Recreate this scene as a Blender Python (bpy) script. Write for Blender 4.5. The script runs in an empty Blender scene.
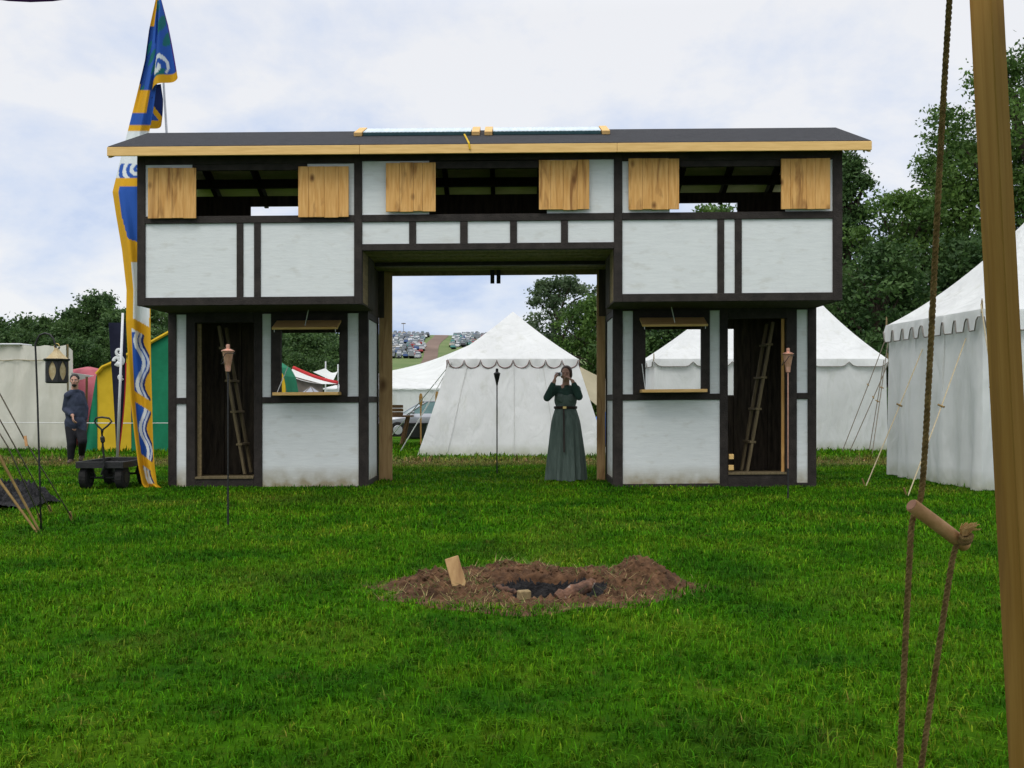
import bpy, bmesh, math, random
import numpy as np
from mathutils import Vector, Matrix, noise as mnoise
R = math.radians
random.seed(7)
rng = np.random.default_rng(11)
sc = bpy.context.scene
COL = sc.collection

# ------------------------------------------------------------------ camera, sky, sun, exposure
F = 1000.0      # focal length in pixels at 1024 wide
HY = 400.0      # horizon row
H = 1.17        # camera height
cam = bpy.data.cameras.new('camera')
cam.sensor_width = 36.0
cam.lens = 36.0 * F / 1024.0
cam.shift_y = (HY - 384.0) / 1024.0
cam.clip_start = 0.05
cam.clip_end = 4000
co = bpy.data.objects.new('camera', cam)
COL.objects.link(co)
co.location = (0, 0, H)
co.rotation_euler = (R(90), 0, 0)
sc.camera = co

SUN_EL, SUN_AZ = 56.0, 205.0      # azimuth measured clockwise from +Y (north); behind the camera, a little left
w = bpy.data.worlds.new('World')
sc.world = w
w.use_nodes = True
nt = w.node_tree
nt.nodes.clear()
def N(t, **kw):
    n = nt.nodes.new(t)
    for k, v in kw.items():
        setattr(n, k, v)
    return n
out = N('ShaderNodeOutputWorld')
sky = N('ShaderNodeTexSky')
sky.sky_type = 'NISHITA'
sky.sun_disc = False
sky.sun_elevation = R(SUN_EL)
sky.sun_rotation = R(SUN_AZ)
bg1 = N('ShaderNodeBackground'); bg1.inputs[1].default_value = 0.11
nt.links.new(sky.outputs[0], bg1.inputs[0])
tc = N('ShaderNodeTexCoord')
sep = N('ShaderNodeSeparateXYZ')
nt.links.new(tc.outputs['Generated'], sep.inputs[0])
def math_node(op, a, b=None, clamp=False):
    n = N('ShaderNodeMath', operation=op); n.use_clamp = clamp
    for i, s in enumerate((a, b)):
        if s is None: continue
        if isinstance(s, (int, float)): n.inputs[i].default_value = s
        else: nt.links.new(s, n.inputs[i])
    return n.outputs[0]
zc = math_node('MAXIMUM', sep.outputs[2], 0.0)
den = math_node('ADD', zc, 0.42)
px = math_node('DIVIDE', sep.outputs[0], den)
py = math_node('DIVIDE', sep.outputs[1], den)
comb = N('ShaderNodeCombineXYZ')
nt.links.new(px, comb.inputs[0]); nt.links.new(py, comb.inputs[1])
comb.inputs[2].default_value = 3.7
n1 = N('ShaderNodeTexNoise'); n1.inputs['Scale'].default_value = 2.6; n1.inputs['Detail'].default_value = 9; n1.inputs['Roughness'].default_value = 0.55
n1.inputs['Distortion'].default_value = 0.35
nt.links.new(comb.outputs[0], n1.inputs['Vector'])
n2 = N('ShaderNodeTexNoise'); n2.inputs['Scale'].default_value = 4.0; n2.inputs['Detail'].default_value = 8; n2.inputs['Roughness'].default_value = 0.6
nt.links.new(comb.outputs[0], n2.inputs['Vector'])
mixn = math_node('ADD', math_node('MULTIPLY', n1.outputs[0], 0.62), math_node('MULTIPLY', n2.outputs[0], 0.38))
# thinner, bluer cloud low down, whiter higher up
lift = math_node('MULTIPLY', math_node('MINIMUM', zc, 0.5), 0.36)
mixn = math_node('ADD', mixn, lift)
ramp = N('ShaderNodeValToRGB')
cr = ramp.color_ramp
cr.elements[0].position = 0.42; cr.elements[0].color = (0.44, 0.58, 0.90, 1)
cr.elements[1].position = 0.64; cr.elements[1].color = (0.97, 0.975, 1.0, 1)
e = cr.elements.new(0.52); e.color = (0.73, 0.81, 0.98, 1)
nt.links.new(mixn, ramp.inputs[0])
bg2 = N('ShaderNodeBackground')
nt.links.new(ramp.outputs[0], bg2.inputs[0])
zen = math_node('MULTIPLY', math_node('MAXIMUM', math_node('SUBTRACT', sep.outputs[2], 0.36), 0.0), 1.9)
nt.links.new(math_node('ADD', zen, 0.90), bg2.inputs[1])
mx = N('ShaderNodeMixShader'); mx.inputs[0].default_value = 0.88
nt.links.new(bg1.outputs[0], mx.inputs[1]); nt.links.new(bg2.outputs[0], mx.inputs[2])
nt.links.new(mx.outputs[0], out.inputs[0])

sl = bpy.data.lights.new('sun', 'SUN')
sl.energy = 1.25; sl.angle = R(24); sl.color = (1.0, 0.97, 0.92)
so = bpy.data.objects.new('sun', sl); COL.objects.link(so)
az, el = R(SUN_AZ), R(SUN_EL)
sd = Vector((math.sin(az) * math.cos(el), math.cos(az) * math.cos(el), math.sin(el)))
so.rotation_euler = sd.to_track_quat('Z', 'Y').to_euler()
so.location = (0, -5, 20)

sc.view_settings.view_transform = 'Standard'
sc.view_settings.look = 'None'
sc.view_settings.exposure = 0.10
sc.view_settings.gamma = 1.0
sc.view_settings.use_curve_mapping = False

# ------------------------------------------------------------------ helpers
def at(x, y, Y):
    """point seen at pixel (x, y) at distance Y"""
    return Vector(((x - 512.0) / F * Y, Y, H + (HY - y) / F * Y))
def gy(y):
    """distance of the flat ground seen at row y"""
    return H * F / (y - HY)
def onground(x, y):
    Y = gy(y)
    return Vector(((x - 512.0) / F * Y, Y, 0.0))

class MB:
    def __init__(s):
        s.v = []; s.f = []; s.m = []
    def add(s, vs, fs, mi=0):
        b = len(s.v)
        s.v += [tuple(p) for p in vs]
        s.f += [tuple(i + b for i in f) for f in fs]
        s.m += [mi] * len(fs)
        return s
    def box(s, x0, x1, y0, y1, z0, z1, mi=0):
        vs = [(x0,y0,z0),(x1,y0,z0),(x1,y1,z0),(x0,y1,z0),(x0,y0,z1),(x1,y0,z1),(x1,y1,z1),(x0,y1,z1)]
        fs = [(0,3,2,1),(4,5,6,7),(0,1,5,4),(1,2,6,5),(2,3,7,6),(3,0,4,7)]
        return s.add(vs, fs, mi)
    def obox(s, c, size, M, mi=0):
        hx, hy, hz = (k / 2 for k in size)
        vs = []
        for z in (-hz, hz):
            for (x, y) in ((-hx,-hy),(hx,-hy),(hx,hy),(-hx,hy)):
                vs.append(Vector(c) + M @ Vector((x, y, z)))
        fs = [(0,3,2,1),(4,5,6,7),(0,1,5,4),(1,2,6,5),(2,3,7,6),(3,0,4,7)]
        return s.add(vs, fs, mi)
    def beam(s, a, b, wd, th, mi=0, up=(0,0,1)):
        """rectangular bar from a to b"""
        a, b = Vector(a), Vector(b)
        d = (b - a); L = d.length; d.normalize()
        u = Vector(up)
        x = d.cross(u)
        if x.length < 1e-4: x = Vector((1, 0, 0))
        x.normalize(); y = x.cross(d)
        M = Matrix((x, d, y)).transposed()
        return s.obox((a + b) / 2, (wd, L, th), M, mi)
    def tube(s, pts, rad, n=8, mi=0, cap=True, tw=0.0):
        pts = [Vector(p) for p in pts]
        if not hasattr(rad, '__len__'): rad = [rad] * len(pts)
        b = len(s.v); fs = []
        prev = None
        for i, p in enumerate(pts):
            d = (pts[min(i + 1, len(pts) - 1)] - pts[max(i - 1, 0)]).normalized()
            if prev is None:
                x = d.orthogonal().normalized()
            else:
                x = (prev - d * prev.dot(d))
                x = x.normalized() if x.length > 1e-6 else d.orthogonal().normalized()
            prev = x
            y = d.cross(x)
            for k in range(n):
                t = 2 * math.pi * k / n + tw * i
                s.v.append(tuple(p + (x * math.cos(t) + y * math.sin(t)) * rad[i]))
        for i in range(len(pts) - 1):
            for k in range(n):
                k2 = (k + 1) % n
                fs.append((b + i*n + k, b + i*n + k2, b + (i+1)*n + k2, b + (i+1)*n + k))
        if cap:
            fs.append(tuple(b + k for k in reversed(range(n))))
            fs.append(tuple(b + (len(pts)-1)*n + k for k in range(n)))
        s.f += fs; s.m += [mi] * len(fs)
        return s
    def lathe(s, prof, c=(0,0,0), n=16, mi=0, sx=1, sy=1):
        """prof: list of (r, z)"""
        b = len(s.v); fs = []
        for (r, z) in prof:
            for k in range(n):
                t = 2 * math.pi * k / n
                s.v.append((c[0] + r * sx * math.cos(t), c[1] + r * sy * math.sin(t), c[2] + z))
        for i in range(len(prof) - 1):
            for k in range(n):
                k2 = (k + 1) % n
                fs.append((b + i*n + k, b + i*n + k2, b + (i+1)*n + k2, b + (i+1)*n + k))
        fs.append(tuple(b + k for k in reversed(range(n))))
        fs.append(tuple(b + (len(prof)-1)*n + k for k in range(n)))
        s.f += fs; s.m += [mi] * len(fs)
        return s
    def grid(s, nu, nv, fn, mi=0):
        """fn(u, v) -> point, u and v in 0..1"""
        vs = [fn(i / nu, j / nv) for j in range(nv + 1) for i in range(nu + 1)]
        fs = [(j*(nu+1)+i, j*(nu+1)+i+1, (j+1)*(nu+1)+i+1, (j+1)*(nu+1)+i) for j in range(nv) for i in range(nu)]
        return s.add(vs, fs, mi)
    def build(s, name, mats, parent=None, smooth=False, bevel=0, loc=None, solid=0):
        me = bpy.data.meshes.new(name)
        me.from_pydata(s.v, [], s.f)
        if not isinstance(mats, (list, tuple)): mats = [mats]
        for m in mats: me.materials.append(m)
        if len(mats) > 1: me.polygons.foreach_set('material_index', s.m)
        if smooth: me.polygons.foreach_set('use_smooth', [True] * len(me.polygons))
        me.update()
        o = bpy.data.objects.new(name, me)
        COL.objects.link(o)
        if parent: o.parent = parent
        if loc is not None: o.location = loc
        if bevel:
            b = o.modifiers.new('bevel', 'BEVEL'); b.width = bevel; b.segments = 1; b.limit_method = 'ANGLE'
        if solid:
            b = o.modifiers.new('thickness', 'SOLIDIFY'); b.thickness = solid; b.offset = 0
        return o

def tag(o, label=None, cat=None, group=None, kind=None):
    if label: o['label'] = label
    if cat: o['category'] = cat
    if group: o['group'] = group
    if kind: o['kind'] = kind
    return o
def thing(name, label, cat, loc=(0,0,0), rz=0.0, group=None):
    o = bpy.data.objects.new(name, None)
    COL.objects.link(o)
    o.location = loc; o.rotation_euler = (0, 0, rz)
    o.empty_display_size = 0.2
    return tag(o, label, cat, group)
def kids(o):
    return [c for c in bpy.data.objects if c.parent == o]
def copy_tree(o, parent=None):
    ch = kids(o)
    c = o.copy(); COL.objects.link(c)
    if parent: c.parent = parent
    for k in ch: copy_tree(k, c)
    return c

# ------------------------------------------------------------------ materials
def mat(name, c1, c2=None, scale=6.0, rough=0.8, stretch=(1,1,1), bump=0.0, bscale=None, detail=6, spec=0.25, metal=0.0,
        trans=0.0, c3=None, c3_at=0.66, lo=0.35, hi=0.65, rnd=0.0, dirt=None, folds=None):
    m = bpy.data.materials.new(name); m.use_nodes = True
    t = m.node_tree; t.nodes.clear(); L = t.links.new
    o = t.nodes.new('ShaderNodeOutputMaterial')
    b = t.nodes.new('ShaderNodeBsdfPrincipled')
    b.inputs['Roughness'].default_value = rough
    b.inputs['Specular IOR Level'].default_value = spec
    b.inputs['Metallic'].default_value = metal
    tcx = t.nodes.new('ShaderNodeTexCoord')
    mp = t.nodes.new('ShaderNodeMapping'); mp.inputs['Scale'].default_value = stretch
    L(tcx.outputs['Object'], mp.inputs[0])
    vec = mp.outputs[0]
    if rnd:
        oi = t.nodes.new('ShaderNodeObjectInfo')
        va = t.nodes.new('ShaderNodeVectorMath'); va.operation = 'MULTIPLY_ADD'
        L(oi.outputs['Random'], va.inputs[0]); va.inputs[1].default_value = (37, 53, 71); L(vec, va.inputs[2])
        vec = va.outputs[0]
    if c2 is not None:
        n = t.nodes.new('ShaderNodeTexNoise'); n.inputs['Scale'].default_value = scale; n.inputs['Detail'].default_value = detail
        n.inputs['Roughness'].default_value = 0.6
        L(vec, n.inputs['Vector'])
        r = t.nodes.new('ShaderNodeValToRGB')
        r.color_ramp.elements[0].position = lo; r.color_ramp.elements[0].color = (*c1, 1)
        r.color_ramp.elements[1].position = hi; r.color_ramp.elements[1].color = (*c2, 1)
        if c3 is not None:
            e = r.color_ramp.elements.new(c3_at); e.color = (*c3, 1)
        L(n.outputs[0], r.inputs[0])
        col = r.outputs[0]
        if dirt:     # splashed mud and grass stain along the foot, faint runs and smudges higher up
            ztop, dcol, amt = dirt
            sp_ = t.nodes.new('ShaderNodeSeparateXYZ'); L(tcx.outputs['Object'], sp_.inputs[0])
            nd = t.nodes.new('ShaderNodeTexNoise'); nd.inputs['Scale'].default_value = 7; nd.inputs['Detail'].default_value = 8
            L(tcx.outputs['Object'], nd.inputs['Vector'])
            mr = t.nodes.new('ShaderNodeMapRange'); mr.inputs[1].default_value = ztop; mr.inputs[2].default_value = 0.0; mr.inputs[3].default_value = 0.0; mr.inputs[4].default_value = 1.0
            L(sp_.outputs[2], mr.inputs[0])
            m1 = t.nodes.new('ShaderNodeMath'); m1.operation = 'MULTIPLY'; L(mr.outputs[0], m1.inputs[0]); L(nd.outputs[0], m1.inputs[1])
            m2 = t.nodes.new('ShaderNodeMath'); m2.operation = 'MULTIPLY'; m2.use_clamp = True; L(m1.outputs[0], m2.inputs[0]); m2.inputs[1].default_value = amt
            ns_ = t.nodes.new('ShaderNodeTexNoise'); ns_.inputs['Scale'].default_value = 1.6; ns_.inputs['Detail'].default_value = 9
            mp2 = t.nodes.new('ShaderNodeMapping'); mp2.inputs['Scale'].default_value = (3, 3, .8); L(vec, mp2.inputs[0]); L(mp2.outputs[0], ns_.inputs['Vector'])
            rs_ = t.nodes.new('ShaderNodeMapRange'); rs_.inputs[1].default_value = .56; rs_.inputs[2].default_value = .80; rs_.inputs[3].default_value = 0; rs_.inputs[4].default_value = .30
            L(ns_.outputs[0], rs_.inputs[0])
            ma = t.nodes.new('ShaderNodeMath'); ma.operation = 'MAXIMUM'; L(m2.outputs[0], ma.inputs[0]); L(rs_.outputs[0], ma.inputs[1])
            xm = t.nodes.new('ShaderNodeMix'); xm.data_type = 'RGBA'; L(ma.outputs[0], xm.inputs[0]); L(col, xm.inputs[6]); xm.inputs[7].default_value = (*dcol, 1)
            col = xm.outputs[2]
        L(col, b.inputs['Base Color'])
    else:
        b.inputs['Base Color'].default_value = (*c1, 1)
        col = None
    if bump:
        n3 = t.nodes.new('ShaderNodeTexNoise'); n3.inputs['Scale'].default_value = bscale or scale * 3; n3.inputs['Detail'].default_value = 5
        L(vec, n3.inputs['Vector'])
        bp = t.nodes.new('ShaderNodeBump'); bp.inputs['Strength'].default_value = bump; bp.inputs['Distance'].default_value = 0.02
        L(n3.outputs[0], bp.inputs['Height']); L(bp.outputs[0], b.inputs['Normal'])
    if folds:    # broad soft creases in cloth
        n4 = t.nodes.new('ShaderNodeTexNoise'); n4.inputs['Scale'].default_value = folds[0]; n4.inputs['Detail'].default_value = 4; n4.inputs['Distortion'].default_value = 1.2
        mp4 = t.nodes.new('ShaderNodeMapping'); mp4.inputs['Scale'].default_value = folds[1]; L(vec, mp4.inputs[0]); L(mp4.outputs[0], n4.inputs['Vector'])
        b4 = t.nodes.new('ShaderNodeBump'); b4.inputs['Strength'].default_value = folds[2]; b4.inputs['Distance'].default_value = folds[3]
        L(n4.outputs[0], b4.inputs['Height'])
        if bump: L(bp.outputs[0], b4.inputs['Normal'])
        L(b4.outputs[0], b.inputs['Normal'])
    sh = b.outputs[0]
    if trans:
        tr = t.nodes.new('ShaderNodeBsdfTranslucent')
        if col: L(col, tr.inputs[0])
        else: tr.inputs[0].default_value = (*c1, 1)
        ms = t.nodes.new('ShaderNodeMixShader'); ms.inputs[0].default_value = trans
        L(sh, ms.inputs[1]); L(tr.outputs[0], ms.inputs[2]); sh = ms.outputs[0]
    L(sh, o.inputs[0])
    return m

def wood_mat(name, c1, c2, dark, across=9, along=0.8, knots=3.0):
    """sawn softwood, grain along z, with long dark streaks and knots"""
    m = bpy.data.materials.new(name); m.use_nodes = True
    t = m.node_tree; t.nodes.clear(); L = t.links.new
    o = t.nodes.new('ShaderNodeOutputMaterial'); b = t.nodes.new('ShaderNodeBsdfPrincipled')
    b.inputs['Roughness'].default_value = 0.7; b.inputs['Specular IOR Level'].default_value = 0.2
    tc_ = t.nodes.new('ShaderNodeTexCoord'); oi = t.nodes.new('ShaderNodeObjectInfo')
    off = t.nodes.new('ShaderNodeVectorMath'); off.operation = 'MULTIPLY_ADD'
    L(oi.outputs['Random'], off.inputs[0]); off.inputs[1].default_value = (37, 53, 71); L(tc_.outputs['Object'], off.inputs[2])
    def noise(sc_, scale, det=5, dist=0.0):
        mp = t.nodes.new('ShaderNodeMapping'); mp.inputs['Scale'].default_value = sc_; L(off.outputs[0], mp.inputs[0])
        n = t.nodes.new('ShaderNodeTexNoise'); n.inputs['Scale'].default_value = scale; n.inputs['Detail'].default_value = det
        n.inputs['Distortion'].default_value = dist; L(mp.outputs[0], n.inputs['Vector']); return n.outputs[0]
    def ramp(i, p0, c0, p1, c1_):
        r = t.nodes.new('ShaderNodeValToRGB'); e = r.color_ramp.elements
        e[0].position = p0; e[0].color = (*c0, 1); e[1].position = p1; e[1].color = (*c1_, 1); L(i, r.inputs[0]); return r.outputs[0]
    def mix(f, a, bb):
        x = t.nodes.new('ShaderNodeMix'); x.data_type = 'RGBA'; L(f, x.inputs[0])
        L(a, x.inputs[6])
        if isinstance(bb, tuple): x.inputs[7].default_value = (*bb, 1)
        else: L(bb, x.inputs[7])
        return x.outputs[2]
    base = ramp(noise((across, across, along), 4, 6, .3), .35, c1, .65, c2)
    base = mix(ramp(noise((across * .35, across * .35, along * .6), 3.2, 5, .8), .55, (0, 0, 0), .72, (.8,) * 3), base, dark)
    mp = t.nodes.new('ShaderNodeMapping'); mp.inputs['Scale'].default_value = (1, 1, .62); L(off.outputs[0], mp.inputs[0])
    vo = t.nodes.new('ShaderNodeTexVoronoi'); vo.inputs['Scale'].default_value = knots; L(mp.outputs[0], vo.inputs['Vector'])
    base = mix(ramp(vo.outputs['Distance'], .05, (.95,) * 3, .17, (0, 0, 0)), base, tuple(k * .7 for k in dark))
    L(base, b.inputs['Base Color'])
    bp = t.nodes.new('ShaderNodeBump'); bp.inputs['Strength'].default_value = .12; bp.inputs['Distance'].default_value = .01
    L(noise((across, across, along), 12), bp.inputs['Height']); L(bp.outputs[0], b.inputs['Normal'])
    L(b.outputs[0], o.inputs[0])
    return m

def attr_mat(name, attr, rough=0.8, trans=0.0, weave=0.0, spec=0.2):
    """colour taken from a colour attribute (dyed pattern), with a fine cloth bump"""
    m = bpy.data.materials.new(name); m.use_nodes = True
    t = m.node_tree; t.nodes.clear(); L = t.links.new
    o = t.nodes.new('ShaderNodeOutputMaterial'); b = t.nodes.new('ShaderNodeBsdfPrincipled')
    b.inputs['Roughness'].default_value = rough; b.inputs['Specular IOR Level'].default_value = spec
    a = t.nodes.new('ShaderNodeAttribute'); a.attribute_name = attr
    L(a.outputs['Color'], b.inputs['Base Color'])
    sh = b.outputs[0]
    if weave:
        tcx = t.nodes.new('ShaderNodeTexCoord')
        n3 = t.nodes.new('ShaderNodeTexNoise'); n3.inputs['Scale'].default_value = weave
        L(tcx.outputs['Object'], n3.inputs['Vector'])
        bp = t.nodes.new('ShaderNodeBump'); bp.inputs['Strength'].default_value = 0.3; bp.inputs['Distance'].default_value = 0.01
        L(n3.outputs[0], bp.inputs['Height']); L(bp.outputs[0], b.inputs['Normal'])
    if trans:
        tr = t.nodes.new('ShaderNodeBsdfTranslucent'); L(a.outputs['Color'], tr.inputs[0])
        ms = t.nodes.new('ShaderNodeMixShader'); ms.inputs[0].default_value = trans
        L(sh, ms.inputs[1]); L(tr.outputs[0], ms.inputs[2]); sh = ms.outputs[0]
    L(sh, o.inputs[0])
    return m

M = {}
M['timber'] = mat('timber', (0.017,0.013,0.011), (0.034,0.027,0.023), 5, 0.7, (1.5,1.5,1.5), 0.4, 40, rnd=1, c3=(0.06,0.05,0.043), c3_at=.78)
M['plaster'] = mat('plaster', (0.63,0.65,0.645), (0.71,0.73,0.72), 5.0, 0.85, (1,1,9), 0.16, 22, detail=10, rnd=1, lo=0.3, hi=0.7, dirt=(.30, (.30,.26,.17), 2.0))
M['raw'] = wood_mat('raw', (0.56,0.285,0.082), (0.70,0.40,0.14), (0.20,0.08,0.022), 9, 0.8, 4.2)
M['rawpost'] = wood_mat('rawpost', (0.33,0.20,0.085), (0.42,0.265,0.12), (0.18,0.09,0.035), 9, 0.8, 2.0)
M['rawh'] = mat('rawh', (0.56,0.33,0.11), (0.70,0.45,0.18), 4, 0.7, (0.8,9,9), 0.12, 12, c3=(0.33,0.17,0.06), c3_at=0.72, rnd=1)
M['fascia'] = mat('fascia', (0.64,0.40,0.14), (0.78,0.51,0.20), 4, 0.7, (0.7,7,9), 0.12, 12, c3=(0.36,0.19,0.07), c3_at=0.74, rnd=1)
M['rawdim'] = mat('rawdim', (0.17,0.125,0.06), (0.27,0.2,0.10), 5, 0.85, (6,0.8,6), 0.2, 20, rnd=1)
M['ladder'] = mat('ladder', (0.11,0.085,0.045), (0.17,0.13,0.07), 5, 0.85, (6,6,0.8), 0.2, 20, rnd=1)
M['rod'] = mat('rod', (0.17,0.11,0.035), (0.25,0.165,0.06), 14, 0.8)
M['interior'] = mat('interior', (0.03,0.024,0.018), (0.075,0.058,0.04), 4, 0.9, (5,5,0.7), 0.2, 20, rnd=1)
M['sheathing'] = mat('sheathing', (0.66,0.60,0.40), (0.78,0.72,0.50), 5, 0.85, (1,4,4), 0.2, 20)
M['shingle'] = mat('shingle', (0.022,0.023,0.026), (0.042,0.043,0.048), 14, 0.95, (0.6,4,4), 0.5, 60, detail=10)
M['canvas'] = mat('canvas', (0.70,0.71,0.70), (0.79,0.80,0.79), 1.3, 0.9, (1,1,1), 0.25, 3.0, trans=0.30, detail=8, dirt=(.26, (.33,.34,.2), 1.3), folds=(1.6, (1.6,1.6,.55), .55, .09))
M['canvas_cream'] = mat('canvas_cream', (0.60,0.58,0.50), (0.70,0.68,0.60), 1.1, 0.9, (1,1,1), 0.25, 3.0, trans=0.25, detail=8, dirt=(.3, (.3,.3,.18), 1.3), folds=(1.4, (1.6,1.6,.55), .5, .09))
M['canvas_tan'] = mat('canvas_tan', (0.34,0.30,0.2), (0.44,0.39,0.27), 1.5, 0.9, (1,1,1), 0.2, 6, trans=0.2)
M['piping'] = mat('piping', (0.10,0.045,0.04), (0.16,0.07,0.06), 9, 0.8)
M['piping_grey'] = mat('piping_grey', (0.13,0.12,0.105), (0.21,0.19,0.165), 9, 0.8)
M['iron'] = mat('iron', (0.008,0.008,0.009), (0.018,0.017,0.017), 20, 0.55, bump=0.2, spec=0.4)
M['copper'] = mat('copper', (0.52,0.25,0.17), (0.68,0.38,0.28), 14, 0.42, metal=0.75, spec=0.5)
M['rope'] = mat('rope', (0.15,0.09,0.032), (0.31,0.20,0.078), 60, 0.95, (1,1,1), 0.5, 220, c3=(0.05,0.028,0.015), c3_at=0.75)
M['cord'] = mat('cord', (0.40,0.33,0.2), (0.5,0.42,0.28), 40, 0.9)
M['cord_dark'] = mat('cord_dark', (0.12,0.10,0.075), (0.19,0.16,0.12), 30, 0.9)
M['cord_white'] = mat('cord_white', (0.6,0.6,0.58), (0.68,0.68,0.66), 30, 0.8)
M['post'] = wood_mat('post', (0.30,0.155,0.028), (0.38,0.21,0.048), (0.15,0.07,0.02), 14, 0.5, 3.0)
M['toggle'] = mat('toggle', (0.42,0.21,0.085), (0.58,0.32,0.15), 30, 0.6, (1,1,1), 0.15, 60)
M['toggle_end'] = mat('toggle_end', (0.42,0.2,0.13), (0.5,0.26,0.17), 60, 0.75)
M['fray'] = mat('fray', (0.48,0.27,0.1), (0.6,0.38,0.16), 60, 0.9)
M['soil'] = mat('soil', (0.042,0.021,0.010), (0.13,0.066,0.032), 13, 0.95, bump=0.9, bscale=34, detail=10, c3=(0.19,0.125,0.07), c3_at=0.72)
M['char'] = mat('char', (0.006,0.006,0.007), (0.03,0.028,0.028), 26, 0.9, bump=0.8, bscale=60)
M['burnt'] = mat('burnt', (0.01,0.009,0.009), (0.17,0.085,0.05), 11, 0.85, bump=0.6, bscale=40, c3=(0.3,0.27,0.24), c3_at=0.7)
M['bark'] = mat('bark', (0.03,0.022,0.015), (0.08,0.06,0.042), 5, 0.95, (4,4,0.7), 0.8, 10)
M['skin'] = mat('skin', (0.40,0.22,0.16), (0.47,0.27,0.2), 12, 0.55)
M['hair'] = mat('hair', (0.03,0.014,0.008), (0.06,0.028,0.015), 40, 0.5, (1,1,0.2))
M['hair_dark'] = mat('hair_dark', (0.010,0.008,0.007), (0.022,0.017,0.014), 40, 0.55)
M['dress'] = mat('dress', (0.075,0.105,0.088), (0.115,0.15,0.128), 7, 0.85, (3,3,0.5), 0.2, 30, folds=(9, (1,1,.18), .8, .03))
M['dress_dark'] = mat('dress_dark', (0.022,0.050,0.038), (0.036,0.075,0.058), 8, 0.8, bump=0.2, bscale=30, folds=(10, (1,1,.6), .8, .03))
M['belt'] = mat('belt', (0.02,0.013,0.009), (0.035,0.022,0.016), 20, 0.5)
M['brass'] = mat('brass', (0.7,0.5,0.18), (0.8,0.6,0.25), 20, 0.3, metal=0.9)
M['tunic'] = mat('tunic', (0.022,0.028,0.05), (0.04,0.05,0.08), 6, 0.9, bump=0.2, bscale=25, folds=(7, (1,1,.5), .9, .04))
M['trousers'] = mat('trousers', (0.008,0.008,0.011), (0.016,0.016,0.02), 6, 0.9, bump=0.2, bscale=25)
M['boot'] = mat('boot', (0.05,0.035,0.025), (0.09,0.06,0.045), 10, 0.6)
M['silver'] = mat('silver', (0.5,0.51,0.53), (0.56,0.57,0.59), 30, 0.3, metal=0.5, spec=0.5)
M['lens'] = mat('lens', (0.01,0.01,0.012), None, rough=0.15, spec=0.6)
M['black_plastic'] = mat('black_plastic', (0.010,0.010,0.011), (0.018,0.018,0.02), 12, 0.5, spec=0.35)
M['rubber'] = mat('rubber', (0.010,0.010,0.010), (0.02,0.019,0.018), 18, 0.9, bump=0.3, bscale=60)
M['car_silver'] = mat('car_silver', (0.26,0.27,0.29), (0.30,0.31,0.33), 3, 0.3, metal=0.5, spec=0.5)
M['car_glass'] = mat('car_glass', (0.05,0.12,0.12), (0.09,0.18,0.18), 3, 0.08, spec=0.6)
M['tail'] = mat('tail', (0.4,0.02,0.02), None, rough=0.3)
M['amber'] = mat('amber', (0.48,0.36,0.18), (0.6,0.5,0.3), 30, 0.4, trans=0.3)
M['sheet_blue'] = mat('sheet_blue', (0.42,0.50,0.55), (0.54,0.61,0.66), 1.6, 0.5, (7,1,1), spec=0.4)
M['teal_shadow'] = mat('teal_shadow', (0.03,0.075,0.085), (0.045,0.10,0.11), 6, 0.6)
M['car_dark_glass'] = mat('car_dark_glass', (0.03,0.045,0.055), (0.05,0.07,0.08), 3, 0.15, spec=0.5)
M['yellow'] = mat('yellow', (0.62,0.40,0.02), (0.72,0.48,0.03), 2.5, 0.85, trans=0.2)
M['green'] = mat('green', (0.008,0.155,0.075), (0.014,0.21,0.105), 2.5, 0.85, trans=0.2)
M['red'] = mat('red', (0.45,0.03,0.035), (0.55,0.05,0.05), 2.5, 0.85, trans=0.2)
M['pink'] = mat('pink', (0.36,0.085,0.11), (0.46,0.13,0.155), 2.5, 0.85, trans=0.2)
M['navy'] = mat('navy', (0.008,0.009,0.024), (0.014,0.016,0.036), 4, 0.85, trans=0.1)
M['white_paint'] = mat('white_paint', (0.6,0.61,0.62), (0.68,0.69,0.7), 8, 0.6)
M['grey_mesh'] = mat('grey_mesh', (0.33,0.35,0.40), (0.42,0.44,0.49), 5, 0.8, trans=0.2)
M['blue_tarp'] = mat('blue_tarp', (0.01,0.13,0.5), (0.02,0.18,0.6), 5, 0.5)
M['furn'] = mat('furn', (0.12,0.065,0.028), (0.2,0.115,0.055), 5, 0.75, (6,1,1), 0.2, 20)
M['darkcloth'] = mat('darkcloth', (0.010,0.010,0.011), (0.035,0.034,0.036), 16, 0.95, bump=0.6, bscale=40)
M['track'] = mat('track', (0.12,0.082,0.062), (0.18,0.125,0.098), 0.05, 0.95)
M['concrete'] = mat('concrete', (0.14,0.12,0.10), (0.2,0.175,0.15), 5, 0.9)

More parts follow.
